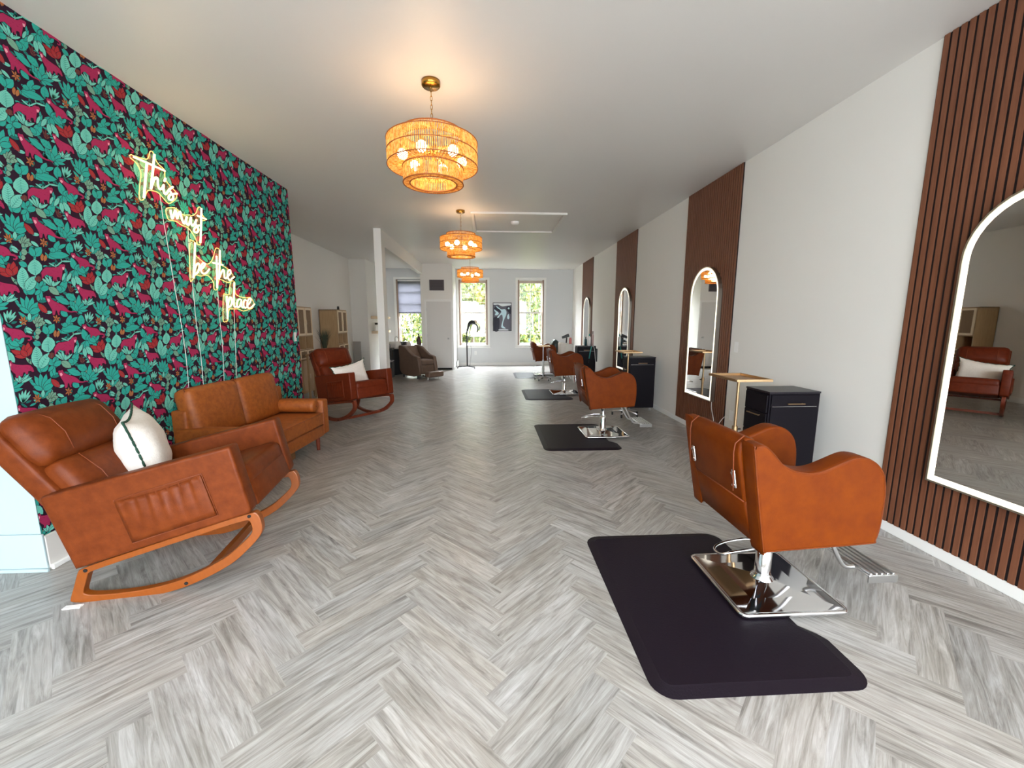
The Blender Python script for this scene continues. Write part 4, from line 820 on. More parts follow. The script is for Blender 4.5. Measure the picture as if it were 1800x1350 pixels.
# ------------------------------------------------------------------ rockers
AL = 15.8
def rocker(label, dark):
    LM, WM = (M_lea_d, M_wood) if not dark else (mat('red_brown_leather', srgb(104, 40, 16), .42, spec=.2, noise=(18, .22, srgb(86, 28, 8), (1, 1, 1)), bump=(300, .12)), M_woodd)
    t = thing('rocking_chair', label, 'rocking chair', group='leather rocking chairs by the left wall')
    WY = .70
    for s_ in (0, 1):
        y0, y1 = (0, .095) if s_ == 0 else (WY - .095, WY)
        pts = [(.0, .006), (.826, .0), (.84, .02), (.868, .355), (.862, .368), (.02, .40), (.008, .39)]
        pn = MB().slab(pts, y0, y1, .013, seg=3).build('arm_panel', LM, t)
        yo = -.004 if s_ == 0 else WY + .004
        # gathered side pocket
        pk = MB(); nx, nz = 22, 8; vs = []
        for j in range(nz + 1):
            for i in range(nx + 1):
                u = .29 + .40 * i / nx; sag = .012 * sin(pi * i / nx)
                v_ = .05 + (.225 - sag) * j / nz
                wr = (.008 * sin(i * 2.3) + .006 * sin(i * 4.1 + 1)) * (j / nz) ** 1.6 * (1 if 0 < i < nx else 0) + .014 * sin(pi * i / nx) * sin(pi * min(1, j / nz + .15))
                vs.append((u + .010 * (j / nz) - .004, yo + (-1 if s_ == 0 else 1) * (.002 + wr), v_))
        fs = [(j * (nx + 1) + i, j * (nx + 1) + i + 1, (j + 1) * (nx + 1) + i + 1, (j + 1) * (nx + 1) + i) for j in range(nz) for i in range(nx)]
        if s_: fs = [tuple(reversed(f_)) for f_ in fs]
        pk.add(vs, fs, smooth=True); po = pk.build('side_pocket', LM, pn)
        so_ = po.modifiers.new('thickness', 'SOLIDIFY'); so_.thickness = .003; so_.offset = 0
        c4 = [(.286, .046), (.692, .046), (.702, .280), (.296, .282)]
        MB().tube([(a, yo, b) for a, b in c4], .0022, 6, closed=True).build('pocket_seam', M_seam, pn)
    ou = [(-.0,-.002),(.40,-.002),(.826,-.002),(.856,-.02),(.85,-.10),(.822,-.145),(.72,-.205),(.62,-.250),(.409,-.282),(.25,-.272),(.10,-.235),(-.03,-.19),(-.107,-.157),(-.105,-.14),(-.06,-.08),(-.02,-.02)]
    inn = [(.03,-.032),(.40,-.032),(.79,-.032),(.803,-.05),(.80,-.09),(.782,-.12),(.70,-.163),(.61,-.202),(.409,-.236),(.25,-.226),(.11,-.195),(.0,-.158),(-.035,-.138),(-.038,-.125),(-.01,-.085),(.018,-.045)]
    ou = chaikin(ou); inn = chaikin(inn)
    for s_ in (0, 1):
        y0 = .022 if s_ == 0 else WY - .062
        bevel(MB().loopslab(ou, inn, y0, y0 + .04).build('rocker_frame', WM, t), .004)
    MB().box((.49, .062, -.268), (.53, WY - .062, -.232)).build('stretcher', WM, t)
    MB().box((-.0, .062, -.03), (.03, WY - .062, -.002)).build('rear_rail', WM, t)
    bo = MB()
    for u, v_ in ((.02, -.02), (.81, -.02), (.40, -.26)): bo.cyl((u, .019, v_), (u, .0225, v_), .009, n=12)
    bo.build('bolt', M_dark, t)
    MB().rbox((.06, .095, .0), (.842, WY - .095, .16), .02).build('seat_base', LM, t)
    MB().rbox((.10, .097, .12), (.850, WY - .097, .235), .04, bulge=(0, 0, .015), n=6).build('seat_cushion', LM, t)
    B = T(.115, 0, .20) @ RY(-17)   # back leans
    bk = MB().rbox((-.115, .06, -.16), (-.01, WY - .06, .60), .02, B).build('backrest', LM, t)
    MB().rbox((-.05, .085, .0), (.075, WY - .085, .345), .045, B, bulge=(.03, 0, 0), n=6).build('back_cushion', LM, t)
    MB().rbox((-.06, .07, .33), (.085, WY - .07, .625), .07, B, bulge=(.035, 0, .01), n=6).build('headrest', LM, t)
    for y in (.20, WY - .20): MB().tube([tuple(B @ Vector((x, y, z))) for x, z in ((.06, .02), (.098, .12), (.105, .2), (.08, .33))], .0022, 6).build('cushion_seam', M_seam, t)
    for y in (.19, WY - .19): MB().tube([tuple(B @ Vector((x, y, z))) for x, z in ((.09, .36), (.118, .45), (.112, .54), (.07, .60), (0, .622))], .0022, 6).build('cushion_seam', M_seam, t)
    return t
r1 = rocker('large tan leather rocking chair in the left foreground, white pillow on it', False)
a1 = radians(8); r1.location = (-2.11 + .06 * cos(a1), 1.94 + .06 * sin(a1), .185); r1.rotation_euler = (0, radians(-AL), a1)
r2 = rocker('dark red-brown leather rocking chair beyond the sofa, ruffled pillow on it', True)

def pillow(name, label, w_, h_, d, zig=True, scal=False):
    t = thing(name, label, 'pillow')
    n = 16; vs = []; fs = []
    def P(i, j, s_):
        u, v_ = -1 + 2 * i / n, -1 + 2 * j / n
        e = (1 - abs(u) ** 2.4) * (1 - abs(v_) ** 2.4)
        pin = 1 - .15 * (1 - u * u) * abs(v_) ** 3; pin2 = 1 - .15 * (1 - v_ * v_) * abs(u) ** 3
        sc_ = 1 + (.02 * sin(j * 2.1) * abs(u) ** 6 + .02 * sin(i * 2.1) * abs(v_) ** 6 if scal else 0)
        wr = .006 * sin(u * 7 + v_ * 3) * sin(v_ * 6 - u) * e ** .5
        return (s_ * (d / 2) * max(e, 0) ** .55 + wr, u * w_ / 2 * pin2 * sc_, v_ * h_ / 2 * pin * sc_)
    for s_ in (1, -1):
        k = len(vs); vs += [P(i, j, s_) for j in range(n + 1) for i in range(n + 1)]
        for j in range(n):
            for i in range(n):
                q = (k + j * (n + 1) + i, k + j * (n + 1) + i + 1, k + (j + 1) * (n + 1) + i + 1, k + (j + 1) * (n + 1) + i); fs.append(q if s_ > 0 else tuple(reversed(q)))
    MB().add(vs, fs, smooth=True).build('pillow_body', M_cloth, t)
    edge = [P(i, 0, 1) for i in range(n)] + [P(n, j, 1) for j in range(n)] + [P(n - i, n, 1) for i in range(n)] + [P(0, n - j, 1) for j in range(n)]
    e2 = []
    for i in range(len(edge)):
        a, b = Vector(edge[i]), Vector(edge[(i + 1) % len(edge)])
        for q in range(3):
            p = a.lerp(b, q / 3); o_ = Vector((0, p.y, p.z)).normalized(); e2.append(tuple(p + o_ * .006 * sin((i * 3 + q) * 1.4) + Vector((.0, 0, 0))))
    MB().tube(e2, .006, 6, closed=True).build('edge_trim', M_green, t)
    if zig:
        zz = [P(i, n * .5 + (.35 if i % 2 else -.35), 1) for i in range(n + 1)]
    return t
p1 = pillow('throw_pillow', 'plump white throw pillow with dark green trim on the near rocker', .46, .46, .22)
p1.location = (-2.06, 2.44, .66); p1.rotation_euler = (radians(4), radians(-12), radians(34))
p2 = pillow('throw_pillow', 'white lumbar pillow with a wavy dark edge on the far rocker', .56, .42, .15, scal=True)

# ------------------------------------------------------------------ loveseat
t = thing('loveseat', 'cognac suede two-seat sofa against the jungle wallpaper', 'sofa', (-1.872, 3.90, 0), (0, 0, radians(-4)))
HY = .68; AR = .12
for s_ in (-1, 1):
    ya, yb = (-HY, -HY + AR) if s_ < 0 else (HY - AR, HY)
    MB().rbox((-.60, ya, .17), (0, yb, .555), .02).build('armrest', M_sofa, t)
MB().rbox((-.60, -HY + AR, .16), (-.006, HY - AR, .285), .012).build('seat_frame', M_sofa, t)
MB().rbox((-.50, -HY + AR + .002, .283), (-.002, HY - AR - .002, .425), .022, bulge=(0, 0, .012), n=8).build('seat_cushion', M_sofa, t)
MB().rbox((-.63, -HY + .02, .20), (-.50, HY - .02, .70), .02).build('back_frame', M_sofa, t)
for y0, y1 in ((-HY + .04, -.075), (-.070, .50)):
    B = T(-.50, 0, .42) @ RY(-9)
    c_ = MB().rbox((-.055, y0, -.0), (.10, y1, .445), .045, B, bulge=(.02, .006, .01), n=7).build('back_cushion', M_sofa, t)
    pi_ = MB()
    for x in (.055,):
        q = .012; ring = smoothline([(x, y0 + q, .04), (x, y0 + q, .40), (x, y0 + .05, .447), (x, y1 - .05, .447), (x, y1 - q, .40), (x, y1 - q, .04), (x, y1 - .05, .006), (x, y0 + .05, .006)], 4, True)
        pi_.tube([tuple(B @ Vector(p)) for p in ring], .0035, 6, closed=True)
    pi_.build('cushion_piping', M_seam, c_)
pi_ = MB(); pi_.tube([(.001, -HY + AR, .418), (.001, HY - AR, .418)], .003, 6); pi_.tube([(.0, -HY + AR, .284), (.0, HY - AR, .284)], .003, 6)
for y in (-HY + AR, HY - AR): pi_.tube([(.002, y, .18), (.002, y, .54)], .003, 6)
pi_.build('seat_piping', M_seam, t)
for x in (-.07, -.52):
    for y in (-.53, .53): MB().cyl((x, y, 0), (x, y, .17), .017, .024, n=16).build('leg', M_woodd, t)
b = thing('bolster_pillow', 'round cognac bolster pillow along the far arm of the sofa', 'pillow', (-1.872, 3.90, 0), (0, 0, radians(-4)))
MB().lathe([(0, -.235), (.05, -.235), (.066, -.225), (.07, -.20), (.07, .20), (.066, .225), (.05, .235), (0, .235)], 24, T(-.275, HY - AR - .075, .508) @ RY(90)).build('bolster_body', M_sofa, b)
MB().lathe([(0, 0), (.012, 0), (.012, .006), (0, .008)], 12, T(-.038, HY - AR - .075, .508) @ RY(90)).build('end_button', M_seam, b)
o = MB().box((-2.35, 3.42, .004), (-2.02, 4.15, .155)).build('storage_box', mat('box_brown', srgb(120, 84, 50), .8)); bevel(o, .003)
tag(o, 'flat brown box pushed under the cognac sofa', 'box')
# second rocker placement
a2 = radians(-38); AL2 = 10
r2.location = (-2.50, 5.93, .222); r2.rotation_euler = (0, radians(-AL2), a2)
p2.location = (-2.00, 5.94, .615); p2.rotation_euler = (radians(9), radians(-14), radians(-38))

# ------------------------------------------------------------------ tall cane cabinets in the alcove
def tall_cabinet():
    t = thing('tall_cane_cabinet', '', 'cabinet', group='tall oak cane-door cabinets in the alcove')
    W_, d, z0, z1 = .60, .38, .12, 1.67      # front faces +x, y 0..W_
    s_ = MB(); s_.box((0, 0, z0), (d, .018, z1)).box((0, W_ - .018, z0), (d, W_, z1)).box((0, 0, z1 - .018), (d, W_, z1)).box((0, 0, z0), (d, W_, z0 + .018)).box((0, 0, z0), (.01, W_, z1))
    for z in (1.14, .90, .72): s_.box((.01, .018, z), (d - .01, W_ - .018, z + .018))
    s_.box((.01, W_ / 2 - .009, .91), (d - .005, W_ / 2 + .009, 1.15))
    bevel(s_.build('carcass', M_oak, t), .002)
    for k in (0, 1):
        y0 = .02 + k * (W_ / 2 - .01); y1 = y0 + W_ / 2 - .03
        for za, zb, nm in ((1.162, z1 - .022, 'cane_door'), (z0 + .022, .715, 'lower_door')):
            f = MB(); q = .035
            f.box((d, y0, za), (d + .016, y0 + q, zb)).box((d, y1 - q, za), (d + .016, y1, zb)).box((d, y0 + q, za), (d + .016, y1 - q, za + q)).box((d, y0 + q, zb - q), (d + .016, y1 - q, zb))
            fo = bevel(f.build(nm, M_oakl if nm == 'cane_door' else M_oak, t), .002)
            MB().box((d + .002, y0 + q, za + q), (d + .008, y1 - q, zb - q)).build('cane_panel' if nm == 'cane_door' else 'door_panel', M_rattanw if nm == 'cane_door' else M_oak, fo)
            yh = y1 - .012 if k == 0 else y0 + .012
            MB().rbox((d + .016, yh - .007, (za + zb) / 2 - .05), (d + .03, yh + .007, (za + zb) / 2 + .03), .004).build('door_pull', M_oakl, fo)
        dr = bevel(MB().box((d, y0, .742), (d + .016, y1, .895)).build('drawer', M_oakl, t), .002)
        MB().box((d + .0165, y0 + .03, .765), (d + .018, y1 - .03, .875)).build('cane_panel', M_rattanw, dr)
        MB().lathe([(0, 0), (.012, 0), (.014, .012), (0, .018)], 12, T(d + .018, (y0 + y1) / 2, .87) @ RY(90)).build('knob', M_gold, dr)
    for x in (.03, d - .03):
        for y in (.04, W_ - .04): MB().cyl((x, y, 0), (x, y, z0), .012, .018, n=12).build('leg', M_oak, t)
    return t
tc = tall_cabinet()
for i, (y, l) in enumerate(((7.28, 'tall oak cabinet with cane doors right beside the wallpaper edge'), (9.16, 'tall oak cabinet with cane doors behind the potted plant'))):
    o = tc if i == 0 else dup(tc); o.location = (-3.715, y, 0); o['label'] = l
# low console carrying the plant, mostly hidden by the rocker
t = thing('console_table', 'low wooden table behind the far rocker carrying the plant', 'table', (-3.05, 7.55, 0))
bevel(MB().box((-.24, -.16, .80), (.24, .16, .83)).build('table_top', M_oak, t), .003)
for x in (-.21, .21):
    for y in (-.13, .13): MB().box((x - .015, y - .015, 0), (x + .015, y + .015, .80)).build('leg', M_oak, t)
t = thing('potted_grass', 'dark spiky grass plant in a small pot behind the far rocker', 'potted plant', (-2.98, 7.50, .83))
MB().lathe([(0, 0), (.045, 0), (.06, .09), (.062, .10), (.052, .10), (.05, .085), (0, .085)], 20).build('pot', mat('plum_pot', srgb(96, 62, 60), .5), t)
lf = MB()
for i in range(150):
    a = R.uniform(0, 2 * pi); s_ = R.uniform(.02, .17); h_ = R.uniform(.22, .40); r0 = R.uniform(0, .03)
    d_ = Vector((cos(a), sin(a), 0)); n_ = Vector((-sin(a), cos(a), 0)) * .0035
    p = [d_ * r0 + Vector((0, 0, .08)), d_ * (r0 + s_ * .4) + Vector((0, 0, .08 + h_ * .6)), d_ * (r0 + s_) + Vector((0, 0, .08 + h_))]
    lf.add([tuple(p[0] - n_), tuple(p[0] + n_), tuple(p[1] + n_), tuple(p[1] - n_), tuple(p[2])], [(0, 1, 2, 3), (3, 2, 4)])
lf.build('leaves', mat('grass_green', srgb(58, 66, 48), .7), t)
o = MB().lathe([(0, 0), (.035, 0), (.04, .02), (.04, .07), (.02, .085), (.018, .10), (0, .10)], 16, T(-2.84, 7.42, .83)).build('black_jar', M_blackp); tag(o, 'small black jar beside the plant pot', 'jar')
o = MB().lathe([(0, 0), (.03, 0), (.022, .05), (.026, .07), (0, .08)], 12, T(-3.40, 9.45, 1.67)).build('black_ornament', M_blackp); tag(o, 'tiny black ornament on top of the far oak cabinet', 'ornament')
o = MB().rbox((-3.70, 11.22, .02), (-3.50, 11.245, .88), .006).build('plastic_sheet', mat('grey_sheet', srgb(160, 156, 150), .5)); tag(o, 'plain grey sheet leaning in the alcove corner', 'panel')

# ------------------------------------------------------------------ shampoo area
SH = [('upper oak floating shelf behind the pillar, empty', 1.49), ('lower oak floating shelf behind the pillar, holding bottles', 1.08)]
for l, z in SH:
    o = bevel(MB().box((-3.289, 11.55, z), (-3.12, 13.05, z + .07)).build('floating_shelf', M_oakl), .004); tag(o, l, 'shelf', 'oak floating shelves behind the pillar')
bt = thing('shampoo_bottle', 'tall white bottle with black cap on the lower floating shelf', 'bottle', group='white bottles on the lower floating shelf')
MB().lathe([(0, 0), (.028, 0), (.03, .01), (.03, .15), (.022, .17), (.012, .175)], 16).build('bottle_body', M_white, bt)
MB().lathe([(.013, .172), (.013, .21), (.02, .213), (.02, .225), (0, .23)], 12).build('cap', M_blackp, bt)
for i in range(4):
    o = bt if i == 0 else dup(bt); o.location = (-3.20, 11.65 + i * .085, 1.15)
# basin
t = thing('shampoo_basin', 'grey-white shampoo basin with a black neck rest behind the wash chair', 'basin', (-2.42, 11.0, 0), (0, 0, radians(-45)))
MB().rbox((-.28, -.24, .70), (.22, .24, .88), .05, n=4).build('bowl_shell', mat('basin_grey', srgb(206, 202, 196), .35), t)
MB().slab([(.16, -.10), (.225, -.08), (.235, 0), (.225, .08), (.16, .10), (.17, 0)], .80, .885, .004, plane='xy').build('neck_rest', M_blackp, t)
MB().rbox((-.20, -.20, 0), (.02, .20, .72), .02).build('pedestal', M_blackp, t)
MB().tube([(-.2, 0, .88), (-.2, 0, .98), (-.14, 0, 1.02), (-.06, 0, .98)], .012, 8).build('faucet', M_chrome, t)
t = thing('wash_counter', 'black counter shelf beside the pillar in the shampoo area', 'counter', (-2.62, 10.48, 0)); t.scale = (.7, .7, 1)
MB().box((-.20, -.2, .70), (.22, .2, .74)).build('counter_top', M_blackp, t); MB().box((-.18, -.18, .40), (.20, .18, .43)).build('middle_shelf', M_steel, t); MB().box((-.18, -.17, .0), (.20, .17, .38)).build('lower_cabinet', M_blackp, t)
for x in (-.18, .18):
    for y in (-.17, .15): MB().box((x, y, .38), (x + .02, y + .02, .70)).build('post', M_blackp, t)
o = MB().rbox((-2.72, 10.38, .741), (-2.58, 10.48, .84), .02).build('folded_towels', M_cloth); tag(o, 'stack of white towels on the black wash counter', 'towels')
o = MB().lathe([(0, 0), (.05, 0), (.075, .04), (.08, .10), (.05, .13), (0, .135)], 18, T(-2.60, 10.56, .741) @ Matrix.Scale(.8, 4)).build('grey_bowl', mat('bowl_grey', srgb(140, 136, 130), .5)); tag(o, 'grey rounded bowl on the black wash counter', 'bowl')
o = MB().rbox((-2.68, 10.42, .432), (-2.58, 10.50, .50), .02).build('white_jug', M_white); tag(o, 'white tub on the middle shelf of the wash counter', 'tub')
# wash chair
t = thing('wash_chair', 'taupe vinyl shampoo chair with raised footrest near the closet door', 'wash chair', (-1.75, 9.97, 0), (0, 0, radians(-45))); t.scale = (.95, .95, .94)
prof = smoothline([(-.02, .10), (-.02, .52), (-.05, .575), (-.12, .60), (-.24, .62), (-.36, .68), (-.48, .75), (-.62, .83), (-.80, .86), (-.90, .82), (-.88, .5), (-.80, .10)], 3, True)
for y0 in (0, .50): MB().slab(prof, y0, y0 + .10, .02).build('side_panel', M_brown, t)
MB().rbox((-.62, .10, .12), (-.01, .50, .36), .02).build('seat_base', M_brown, t); MB().rbox((-.60, .102, .36), (.0, .498, .50), .04, bulge=(0, 0, .015), n=5).build('seat_cushion', M_brown, t)
MB().rbox((-.09, .10, -.30), (.05, .50, .36), .04, T(-.60, 0, .52) @ RY(-32), bulge=(.02, 0, 0), n=5).build('backrest', M_brown, t)
MB().rbox((.16, .06, .07), (.36, .54, .21), .035, bulge=(0, 0, .01), n=4).build('footrest_pad', M_brown, t)
fr = MB()
for y in (.16, .44): fr.tube([(-.05, y, .10), (.08, y, .05), (.20, y, .07)], .012, 8)
fr.box((-.05, .04, .085), (.1, .16, .095)); fr.build('footrest_bracket', M_chrome, t)
for x in (-.75, -.12):
    for y in (.05, .55): MB().cyl((x, y, 0), (x, y, .12), .02, n=12).build('leg', M_blackp, t)
MB().cyl((.22, .12, 0), (.22, .12, .07), .015, n=10).build('footrest_foot', M_steel, t); MB().cyl((.22, .48, 0), (.22, .48, .07), .015, n=10).build('footrest_foot', M_steel, t)
t = thing('fire_extinguisher', 'dark red fire extinguisher on the edge of the closet wall', 'fire extinguisher', (-2.055, 11.9, .55))
MB().lathe([(0, 0), (.055, 0), (.058, .02), (.058, .36), (.04, .42), (.02, .44), (0, .44)], 20).build('cylinder', mat('dark_red', srgb(70, 22, 24), .35), t)
MB().lathe([(.02, .43), (.022, .50), (.0, .51)], 12).build('valve', M_blackp, t); MB().box((-.012, -.09, .50), (.012, .02, .525)).build('handle', M_blackp, t)
MB().tube(smoothline([(0, -.02, .48), (.0, -.075, .42), (0, -.07, .2), (0, -.07, .1)], 4), .008, 8).build('hose', M_blackp, t)
MB().box((.052, -.02, .2), (.0655, .02, .3)).build('wall_bracket', M_blackp, t)
# hooded dryer on wheels
t = thing('hood_dryer', 'black rolling hood dryer on a pole before the back window', 'hair dryer', (-.70, 12.40, 0))
MB().tube([(0, 0, .06), (0, 0, 1.02)], .02, 10).build('pole', M_blackp, t)
MB().tube(smoothline([(0, 0, 1.0), (.0, 0, 1.08), (.03, 0, 1.22), (.08, 0, 1.34), (.16, 0, 1.38)], 4), [.016] * 17, 8).build('arm', M_blackp, t)
hd = MB(); hd.tube(smoothline([(.02, .05, 1.12), (.05, .05, 1.26), (.10, .03, 1.37), (.20, 0, 1.42), (.25, -.02, 1.36)], 4), [.012, .018, .024, .03, .036, .04, .044, .048, .05, .05, .048, .044, .04, .036, .03, .024, .018], 10); hd.build('heater_head', M_blackp, t)
hr = MB(); hr.tube([(.19 + .15 * cos(a), -.03, 1.20 + .16 * sin(a)) for a in [radians(x) for x in range(-40, 130, 12)]], .022, 8); hr.build('ring_arm', mat('dark_grey_plastic', srgb(52, 54, 58), .35), t)
b_ = MB()
for a in (200, 320, 80): b_.tube([(0, 0, .06), (.30 * cos(radians(a)), .30 * sin(radians(a)), .055)], .014, 8)
b_.build('base_legs', M_blackp, t)
for a in (200, 320, 80): x, y = .30 * cos(radians(a)), .30 * sin(radians(a)); MB().cyl((x - .012, y, .026), (x + .012, y, .026), .025, n=12).build('caster', M_blackp, t)
MB().tube(smoothline([(.03, 0, .95), (.10, .02, .8), (.13, .02, .5), (.09, .0, .15), (.12, .02, .03)], 5), .004, 6).build('power_cord', M_blackp, t)
t = thing('spray_can', 'small white spray can on the floor beside the closet corner', 'can', (-1.0, 12.62, 0)); MB().lathe([(0, 0), (.03, 0), (.03, .17), (.02, .19)], 14).build('can_body', M_white, t); MB().lathe([(.018, .188), (.018, .22), (0, .225)], 12).build('cap', M_white, t)
t = thing('cleaner_bottle', 'dark green bottle on the floor beside the white spray can', 'bottle', (-1.02, 12.76, 0)); MB().lathe([(0, 0), (.04, 0), (.04, .15), (.015, .19)], 14).build('bottle_body', mat('dark_green_plastic', srgb(50, 74, 66), .4), t); MB().lathe([(.014, .188), (.014, .23), (0, .232)], 12).build('cap', M_blackp, t)

# ------------------------------------------------------------------ framed abstract print
t = thing('framed_print', 'black framed abstract print of pale swirls between the back windows', 'artwork', (.10, YB - .002, 1.11))
W_, H_ = .60, .90
f = MB(); q = .018
f.box((0, -.03, 0), (W_, 0, q)).box((0, -.03, H_ - q), (W_, 0, H_)).box((0, -.03, q), (q, 0, H_ - q)).box((W_ - q, -.03, q), (W_, 0, H_ - q)); f.build('picture_frame', M_blackp, t)
art = MB(); art.box((q, -.012, q), (W_ - q, -.002, H_ - q), mi=0)
mats_a = [flatmat('print_grey', srgb(108, 108, 120)), flatmat('print_ice', srgb(204, 232, 240)), flatmat('print_charcoal', srgb(62, 62, 74)), flatmat('print_white', srgb(236, 242, 244))]
sx = lambda x: (x - 225) / 435 * W_; sz = lambda y: H_ - (y - 435) / 665 * H_
def blob(pts, mi, off): 
    p = smoothline([(sx(x), sz(y)) for x, y in pts], 4, True); A = sum(p[i - 1][0] * p[i][1] - p[i][0] * p[i - 1][1] for i in range(len(p)))
    if A < 0: p.reverse()
    art.add([(x, -.0122 - off * .0002, z) for x, z in p], [tuple(range(len(p)))], mi=mi)
blob([(245, 450), (640, 450), (640, 490), (560, 505), (440, 520), (350, 480), (260, 485)], 3, 1)
blob([(260, 560), (330, 510), (410, 600), (400, 660), (330, 640), (270, 600)], 2, 2); blob([(235, 800), (370, 800), (360, 1080), (240, 1080)], 2, 2); blob([(560, 520), (640, 540), (640, 700), (590, 660), (540, 590)], 2, 2)
blob([(300, 510), (340, 530), (420, 590), (500, 585), (540, 640), (535, 720), (500, 800), (470, 880), (460, 970), (520, 1030), (490, 1040), (420, 1010), (430, 930), (455, 820), (440, 720), (400, 730), (350, 790), (325, 775), (380, 710), (420, 650), (380, 590), (330, 560)], 1, 3)
blob([(255, 590), (300, 620), (350, 660), (360, 700), (310, 730), (270, 720), (290, 670), (265, 630)], 1, 4); blob([(370, 1060), (560, 1060), (570, 1090), (380, 1092)], 3, 3); blob([(590, 540), (615, 560), (600, 590), (570, 570)], 1, 4); blob([(560, 740), (590, 700), (610, 780), (590, 820), (560, 800)], 1, 4)
art.build('print', mats_a, t)

# ------------------------------------------------------------------ things on the far cabinet
CX, CY, CZ = 1.99, 9.10, .861
def bottle(name, label, cat, x, y, r, h_, c_, capc, grp=None):
    t = thing(name, label, cat, (CX + x, CY + y, CZ), group=grp)
    MB().lathe([(0, 0), (r, 0), (r, h_ * .7), (r * .5, h_ * .8), (r * .4, h_ * .82)], 14).build('bottle_body', c_, t)
    MB().lathe([(r * .42, h_ * .81), (r * .42, h_), (0, h_ * 1.01)], 10).build('cap', capc, t)
    return t
bottle('spray_bottle', 'white spray bottle with teal trigger on the far cabinet', 'bottle', .28, .10, .035, .27, M_white, mat('teal_plastic', srgb(60, 160, 150), .4))
bottle('shampoo_bottle', 'dark teal bottle on the far cabinet beside the spray bottle', 'bottle', .21, .16, .028, .20, mat('deep_teal_plastic', srgb(24, 62, 66), .4), M_blackp)
bottle('shampoo_bottle', 'black bottle at the wall edge of the far cabinet', 'bottle', .36, .18, .035, .15, M_blackp, M_blackp)
bottle('spray_bottle', 'pinkish clear bottle behind the white spray bottle', 'bottle', .35, .08, .026, .33, mat('pale_pink_plastic', srgb(200, 170, 166), .4), mat('tan_cap', srgb(120, 96, 88), .5))
t = thing('comb_caddy', 'black pouch with green-handled tools hanging beside the far cabinet', 'tool pouch', (CX + .41, CY + .05, .6))
MB().rbox((.016, -.02, -.1), (.05, .16, .2), .01).build('pouch', M_blackp, t)
t = thing('curling_iron', 'teal-handled styling iron hooked on the far cabinet front', 'styling iron', (CX + .25, CY - .03, .56))
MB().tube([(.05, -.006, .295), (.03, -.01, .2), (.0, -.01, .02)], .012, 10).build('handle', mat('teal_plastic', srgb(60, 160, 150), .4), t)
MB().tube([(.0, -.01, .02), (-.01, -.01, -.08)], .008, 10).build('barrel', M_blackp, t)
MB().tube(smoothline([(.05, -.006, .29), (.09, -.01, .30), (.12, -.01, .22), (.14, -.01, .05), (.17, -.01, -.2), (.18, -.01, -.4), (.19, -.01, -.545)], 5), .005, 6).build('power_cord', M_white, t)
# white towel cart behind far chairs
t = thing('towel_cart', 'white cart draped with towels left of the far black cabinet', 'cart', (1.75, 9.90, 0))
bevel(MB().box((0, 0, .08), (.30, .40, .86)).build('cart_body', mat('cream_laminate', srgb(228, 224, 214), .5), t), .004)
MB().rbox((-.012, -.03, .48), (.10, .42, .885), .012).build('hanging_towel', M_cloth, t)
for x in (.04, .26):
    for y in (.04, .36): MB().cyl((x, y, .0), (x, y, .08), .015, n=10).build('leg', M_steel, t)
t = thing('hair_dryer', 'dark grey hair dryer standing on the white towel cart', 'hair dryer', (1.90, 10.05, .886))
MB().cyl((0, 0, 0), (.01, 0, .13), .018, .016, n=12).build('handle', M_blackp, t); MB().cyl((-.11, 0, .13), (.06, 0, .19), .03, .042, n=16).build('nozzle_barrel', mat('dark_grey_plastic', srgb(70, 76, 70), .4), t)
t = thing('pink_bottle', 'pink bottle on the white towel cart beside the hair dryer', 'bottle', (2.0, 10.05, .862)); MB().lathe([(0, 0), (.035, 0), (.035, .11), (.03, .115)], 14).build('bottle_body', mat('pink_plastic', srgb(206, 120, 116), .5), t); MB().lathe([(.029, .112), (.03, .15), (0, .155)], 12).build('cap', mat('pink_plastic'), t)
# dark cape on the far chair
o = MB().rbox((1.62, 10.48, .60), (1.80, 10.90, .92), .07, bulge=(.03, .02, .03), n=5).build('salon_cape', mat('dark_green_nylon', srgb(16, 38, 36), .35)); tag(o, 'dark green salon cape bundled over the arm of the farthest chair', 'cape')
o = MB().box((-.03, -.014, 0), (.045, .012, .005), RZ(8)).build('floor_protector', M_white); o.location = (-2.085, 1.935, .0); tag(o, 'small white pad under the rear tip of the near rocker', 'pad')

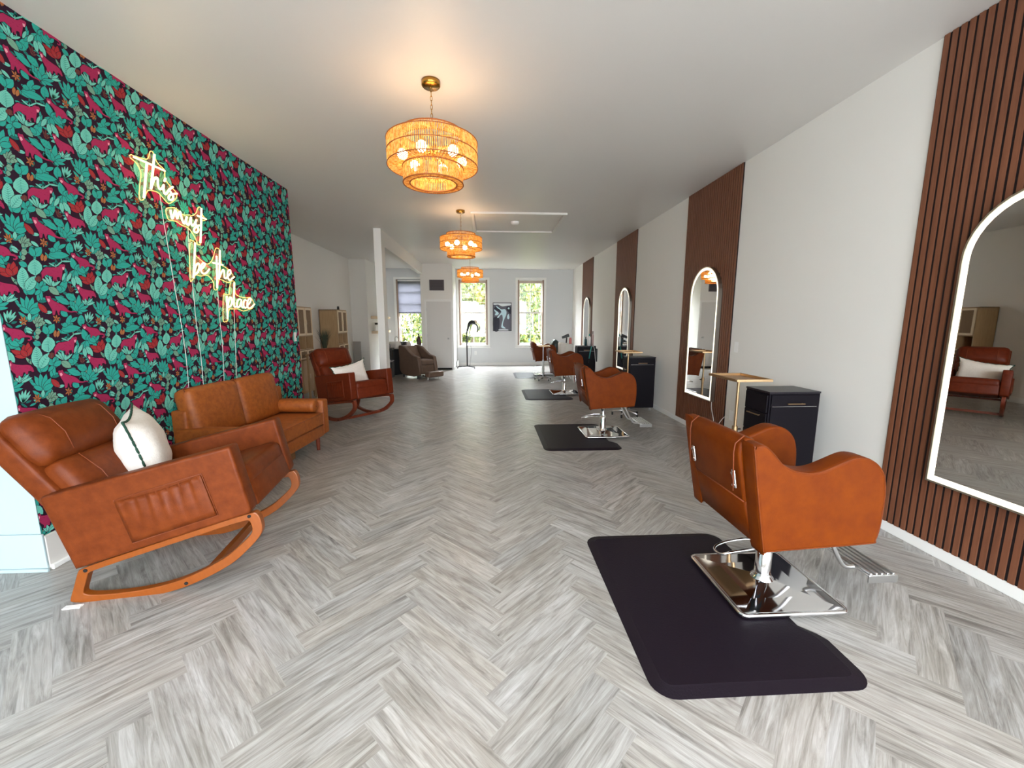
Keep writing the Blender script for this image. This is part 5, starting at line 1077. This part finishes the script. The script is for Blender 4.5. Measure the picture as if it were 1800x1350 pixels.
# ------------------------------------------------------------------ outside
struct('ground_outside', MB().box((-40, 13.6, -3.4), (40, 60, -3.2)), mat('lawn', srgb(70, 84, 44), .9))
lm = [mat('leaf_yellow_green', srgb(88, 94, 24), .7), mat('leaf_green', srgb(48, 70, 18), .7), mat('leaf_light', srgb(116, 120, 62), .7)]
def tree(seed):
    rr = random.Random(seed)
    t = thing('tree', '', 'tree', group='trees outside the back windows')
    MB().tube([(0, 0, 0), (.1, 0, 2.2), (-.1, .1, 4.6)], [.22, .17, .1], 8).build('trunk', mat('bark', srgb(96, 78, 62), .9), t)
    m = MB()
    for i in range(7000):
        while True:
            p = Vector((rr.uniform(-1, 1), rr.uniform(-1, 1), rr.uniform(-1, 1)))
            if p.length < 1 and (p.length > .55 or rr.random() < .3): break
        p = Vector((p.x * 2.3, p.y * 1.6, 3.9 + p.z * 3.3)); s_ = rr.uniform(.06, .13)
        M = Matrix.Translation(p) @ Euler((rr.uniform(0, 6), rr.uniform(0, 6), rr.uniform(0, 6))).to_matrix().to_4x4()
        m.add([(-s_, 0, 0), (0, -s_ * .5, 0), (s_, 0, 0), (0, s_ * .5, 0)], [(0, 1, 2, 3)], M, mi=rr.choice([0, 0, 1, 1, 2]))
    m.build('foliage', lm, t, kind='stuff'); return t
tr = tree(5)
TL = [(-4.0, 18.6, -3.2, 1.0, 'leafy yellow-green tree outside the left back window'), (-2.3, 23.5, -3.2, 1.15, 'tree behind the closet wall, seen past the left window edge'), (-.7, 19.4, -3.2, 1.1, 'leafy green tree outside the middle back window'), (2.5, 18.8, -3.2, 1.1, 'leafy yellow-green tree outside the right back window'), (1.4, 24.0, -3.2, 1.25, 'tall tree farther back between the two right windows'), (-.1, 21.6, -3.4, 1.0, 'shorter tree just behind the one outside the middle window')]
for i, (x, y, z, s_, l) in enumerate(TL):
    o = tr if i == 0 else dup(tr); o.location = (x, y, z); o.rotation_euler = (0, 0, i * 1.3); o.scale = (s_, s_, s_); o['label'] = l
t = thing('house', 'pale blue house glimpsed between trees outside', 'house', (-4, 33, -3.2))
MB().box((0, 0, 0), (9, 4, 5.2)).build('house_wall', mat('pale_blue_siding', srgb(34, 52, 60), .8), t)
MB().slab([(-.4, 5.2), (9.4, 5.2), (4.5, 7.6)], -.3, 4.3, 0).build('roof', mat('roof_grey', srgb(70, 68, 70), .8), t)
for x in (1.2, 4, 6.8): MB().box((x, -.05, 2.6), (x + 1, .0, 4.2)).build('house_window', mat('house_glass', srgb(60, 120, 160), .2), t)
